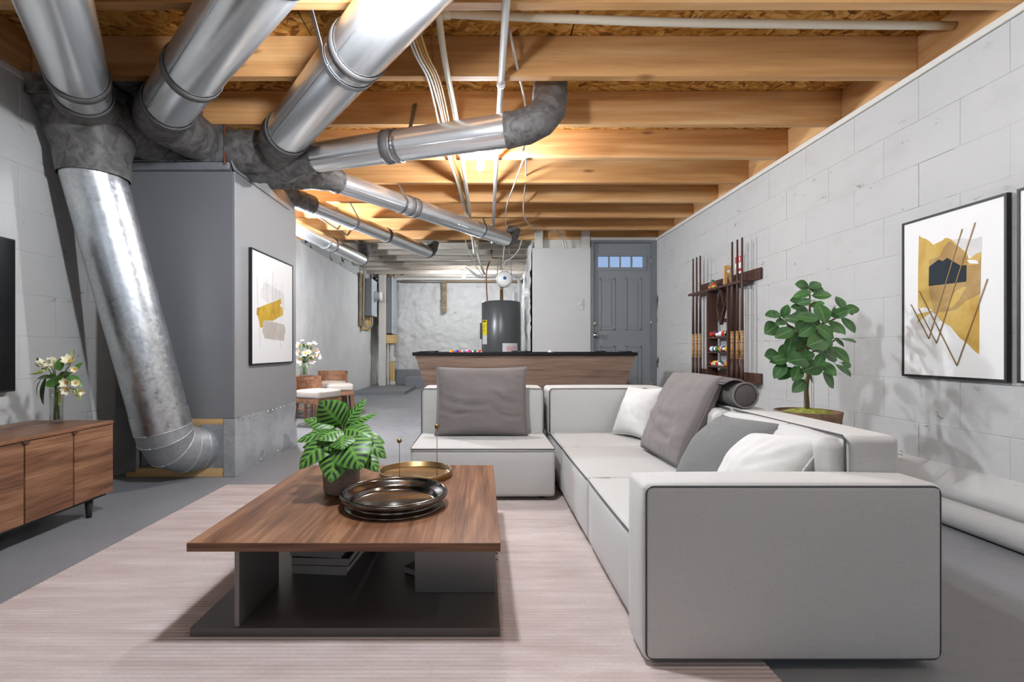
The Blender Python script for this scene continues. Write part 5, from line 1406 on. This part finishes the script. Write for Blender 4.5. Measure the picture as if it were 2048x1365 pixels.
run('drain_pipe', 'white plastic drain sloping under the old joists', 'pipe', [at(907, 508, 10.4), at(913, 519, 10.4), at(955, 553, 10.2), at(965, 555, 10.2)], .030, 'pvc_white', 14, 1, 'white drain pipes')
run('drain_pipe', 'white plastic drain elbow behind the expansion tank going down', 'pipe', [at(958, 555, 10.2), at(990, 554, 9.9), at(1028, 553, 9.4), at(1037, 557, 9.4), at(1038.5, 570, 9.4), at(1038.5, 760, 9.4)], .032, 'pvc_white', 14, 1, 'white drain pipes')
run('drain_pipe', 'short thick white pipe standing right of the heater', 'pipe', [at(1031, 586, 9.9), at(1031, 780, 9.9)], .05, 'pvc_white', 14, 1, 'white drain pipes')
et = thing('expansion_tank', 'cream round expansion tank with a blue cap hung over the heater', 'tank', at(1009, 556, 8.1))
c = at(1009.5, 556.5, 8.05)
MB().lathe([(0, 0), (.05, .002), (.095, .012), (.118, .03), (.126, .06), (.126, .28), (.11, .32), (.05, .34), (0, .342)], c, 40, 'y').build('tank_shell', M['porcelain'], et, True)
MB().lathe([(0, -.016), (.024, -.014), (.027, 0), (.027, .01)], c, 20, 'y').build('valve_cap', M['blue'], et, True)
MB().tube([(c.x + .128 * math.cos(a), c.y + .10, c.z + .128 * math.sin(a)) for a in [2 * math.pi * k / 32 for k in range(33)]], .006, 6).build('rim_seam', M['porcelain'], et, True)
for sx in (-1, 1):
    MB().tube([(c.x + sx * .126, c.y + .17, c.z - .02), (c.x + sx * .118, c.y + .17, c.z + .08), (c.x + sx * .06, c.y + .10, 2.80)], .008, 6).build('hanger_strap', M['wire_grey'], et)
MB().lathe([(.128, .15), (.131, .15), (.131, .19), (.128, .19)], c, 36, 'y').build('band_clamp', M['strap'], et, True)
vt = thing('wall_thimble', 'short white round vent stub in the stone return wall', 'vent', at(1054, 586, 8.0))
a = at(1047, 586, 7.9)
MB().lathe([(.0, .01), (.07, .01), (.078, 0), (.088, .0), (.092, .012), (.092, .16)], (a.x, a.y, a.z), 28, 'x').build('stub', M['white'], vt, True)

# ================================================================== ELECTRICAL CORNER
eb = thing('meter_board', 'weathered timber backboard for the electric meter on the left wall', 'board', (XL + .02, 11.0, 1.33))
for i, (ya, yb, z0, z1) in enumerate(((10.48, 10.66, 1.40, 2.53), (10.665, 10.86, 1.33, 2.50), (10.865, 11.15, 1.34, 2.45), (11.155, 11.45, 1.34, 2.47))):
    MB().cbox(XL + .035, XL + .06 + .006 * (i % 2), ya, yb, z0, z1, .004).build('plank', M['old_wood'] if i == 0 else M['stud'], eb)
mt = thing('electric_meter', 'grey meter socket box with a round glass meter', 'meter', (-2.5, 11.0, 1.63))
MB().cbox(XL + .068, -2.386, 10.75, 11.30, 1.63, 2.44, .006).build('meter_box', M['elec_grey'], mt)
MB().cbox(-2.3855, -2.382, 10.76, 11.29, 1.64, 2.43, .001).build('box_cover', M['elec_light'], mt)
MB().lathe([(.108, 0), (.108, .05), (.095, .07), (.092, .13), (.075, .145), (0, .148)], (-2.381, 11.02, 2.08), 28, 'x').build('meter_dome', M['meter_grey'], mt, True)
MB().lathe([(.096, .0), (.098, .04), (.08, .045), (0, .046)], (-2.262, 11.02, 2.08), 24, 'x').build('meter_face', M['white'], mt, True)
run('conduit', 'grey conduit looping under the meter box', 'conduit', [at(729, 520, 10.65), at(728, 545, 10.65), at(727, 600, 10.65), at(727, 640, 10.65), at(735, 656, 10.7), at(743, 652, 10.75), at(744, 637, 10.8), (-2.45, 11.0, 1.64)], .022, 'wire_grey', 10, 5, 'grey conduits')
run('conduit', 'grey conduit curving from the meter box top to the joists', 'conduit', [(-2.47, 11.2, 2.43), at(744, 545, 11.1), at(748, 533, 11.1), at(756, 527, 11.1), at(760, 520, 11.1)], .020, 'wire_grey', 10, 5, 'grey conduits')
ps = thing('timber_post', 'white painted timber post at the end of the left wall', 'post', at(765, 764, 11.6))
MB().cbox(-2.40, -2.25, 11.55, 11.69, .069, 2.80, .006).build('post_body', M['white_wood'], ps)
fs_ = thing('panel_frame', 'pine stud frame carrying the electrical panel', 'frame', (-2.25, 12.0, 1.1))
MB().cbox(-2.335, -2.245, 11.70, 11.78, 1.05, 2.79, .004).build('stud', M['stud'], fs_)
MB().cbox(-2.335, -2.245, 12.34, 12.39, 1.05, 2.79, .004).build('stud', M['stud'], fs_)
MB().cbox(-2.244, -2.08, 11.70, 12.30, 1.05, 1.25, .004).build('bottom_block', M['pine'], fs_)
MB().cbox(-2.335, -2.30, 11.79, 12.33, 1.05, 2.79, .004).build('backboard', M['stud'], fs_)
ep = thing('electrical_panel', 'grey electrical breaker panel with a pale door', 'panel', (-2.17, 12.0, 1.29))
MB().cbox(-2.243, -2.125, 11.69, 12.36, 1.285, 2.60, .004).build('panel_box', M['elec_grey'], ep)
MB().cbox(-2.124, -2.108, 11.68, 12.37, 1.275, 2.61, .003).build('panel_cover', M['elec_light'], ep)
MB().cbox(-2.107, -2.102, 11.80, 12.22, 1.45, 2.42, .002).build('panel_door', M['elec_light'], ep)
for i, m_ in enumerate(('wire_orange', 'wire_yellow', 'wire_white', 'black')):
    run('cable', ('orange', 'yellow', 'white', 'black')[i] + ' cable looping out of the electrical panel top', 'cable', [(-2.19 + .02 * i, 11.75 + .05 * i, 2.59), (-2.15 + .04 * i, 11.65, 2.66 + .02 * i), (-2.02 + .05 * i, 11.60, 2.70 - .02 * i), (-1.9 + .04 * i, 11.62, 2.62 + .03 * i)], .011, m_, 8, 5, 'panel cables')
lr = thing('ladder_frame', 'half painted timber ladder frame under the electrical panel', 'frame', (-2.2, 12.0, .07))
MB().cbox(-2.24, -2.21, 11.75, 11.85, .069, 1.045, .004).build('rail', M['white_wood'], lr)
MB().cbox(-2.205, -2.10, 11.92, 11.95, .16, .62, .004).build('plank', M['stud'], lr)
MB().cbox(-2.205, -2.08, 11.90, 11.97, .63, .72, .004).build('rung', M['white_wood'], lr)
MB().cbox(-2.205, -2.08, 11.90, 11.97, .069, .155, .004).build('rung', M['white_wood'], lr)
MB().cbox(-2.205, -2.12, 11.92, 11.96, .725, 1.045, .004).build('plank', M['white_wood'], lr)
po = thing('hanging_post', 'weathered timber stub hanging against the rear stone wall', 'post', at(888, 625, 12.3))
a = at(884, 625, 12.33); b = at(893, 565, 12.33)
MB().cbox(a.x, b.x, 12.31, 12.40, a.z, 2.60, .01).build('stub', M['old_wood'], po)
run('water_pipe', 'rusty horizontal pipe under the rear header', 'pipe', [at(806, 563, 12.25), at(884, 563.5, 12.25)], .022, 'wire_grey', 10, 1, 'metal heater pipes')
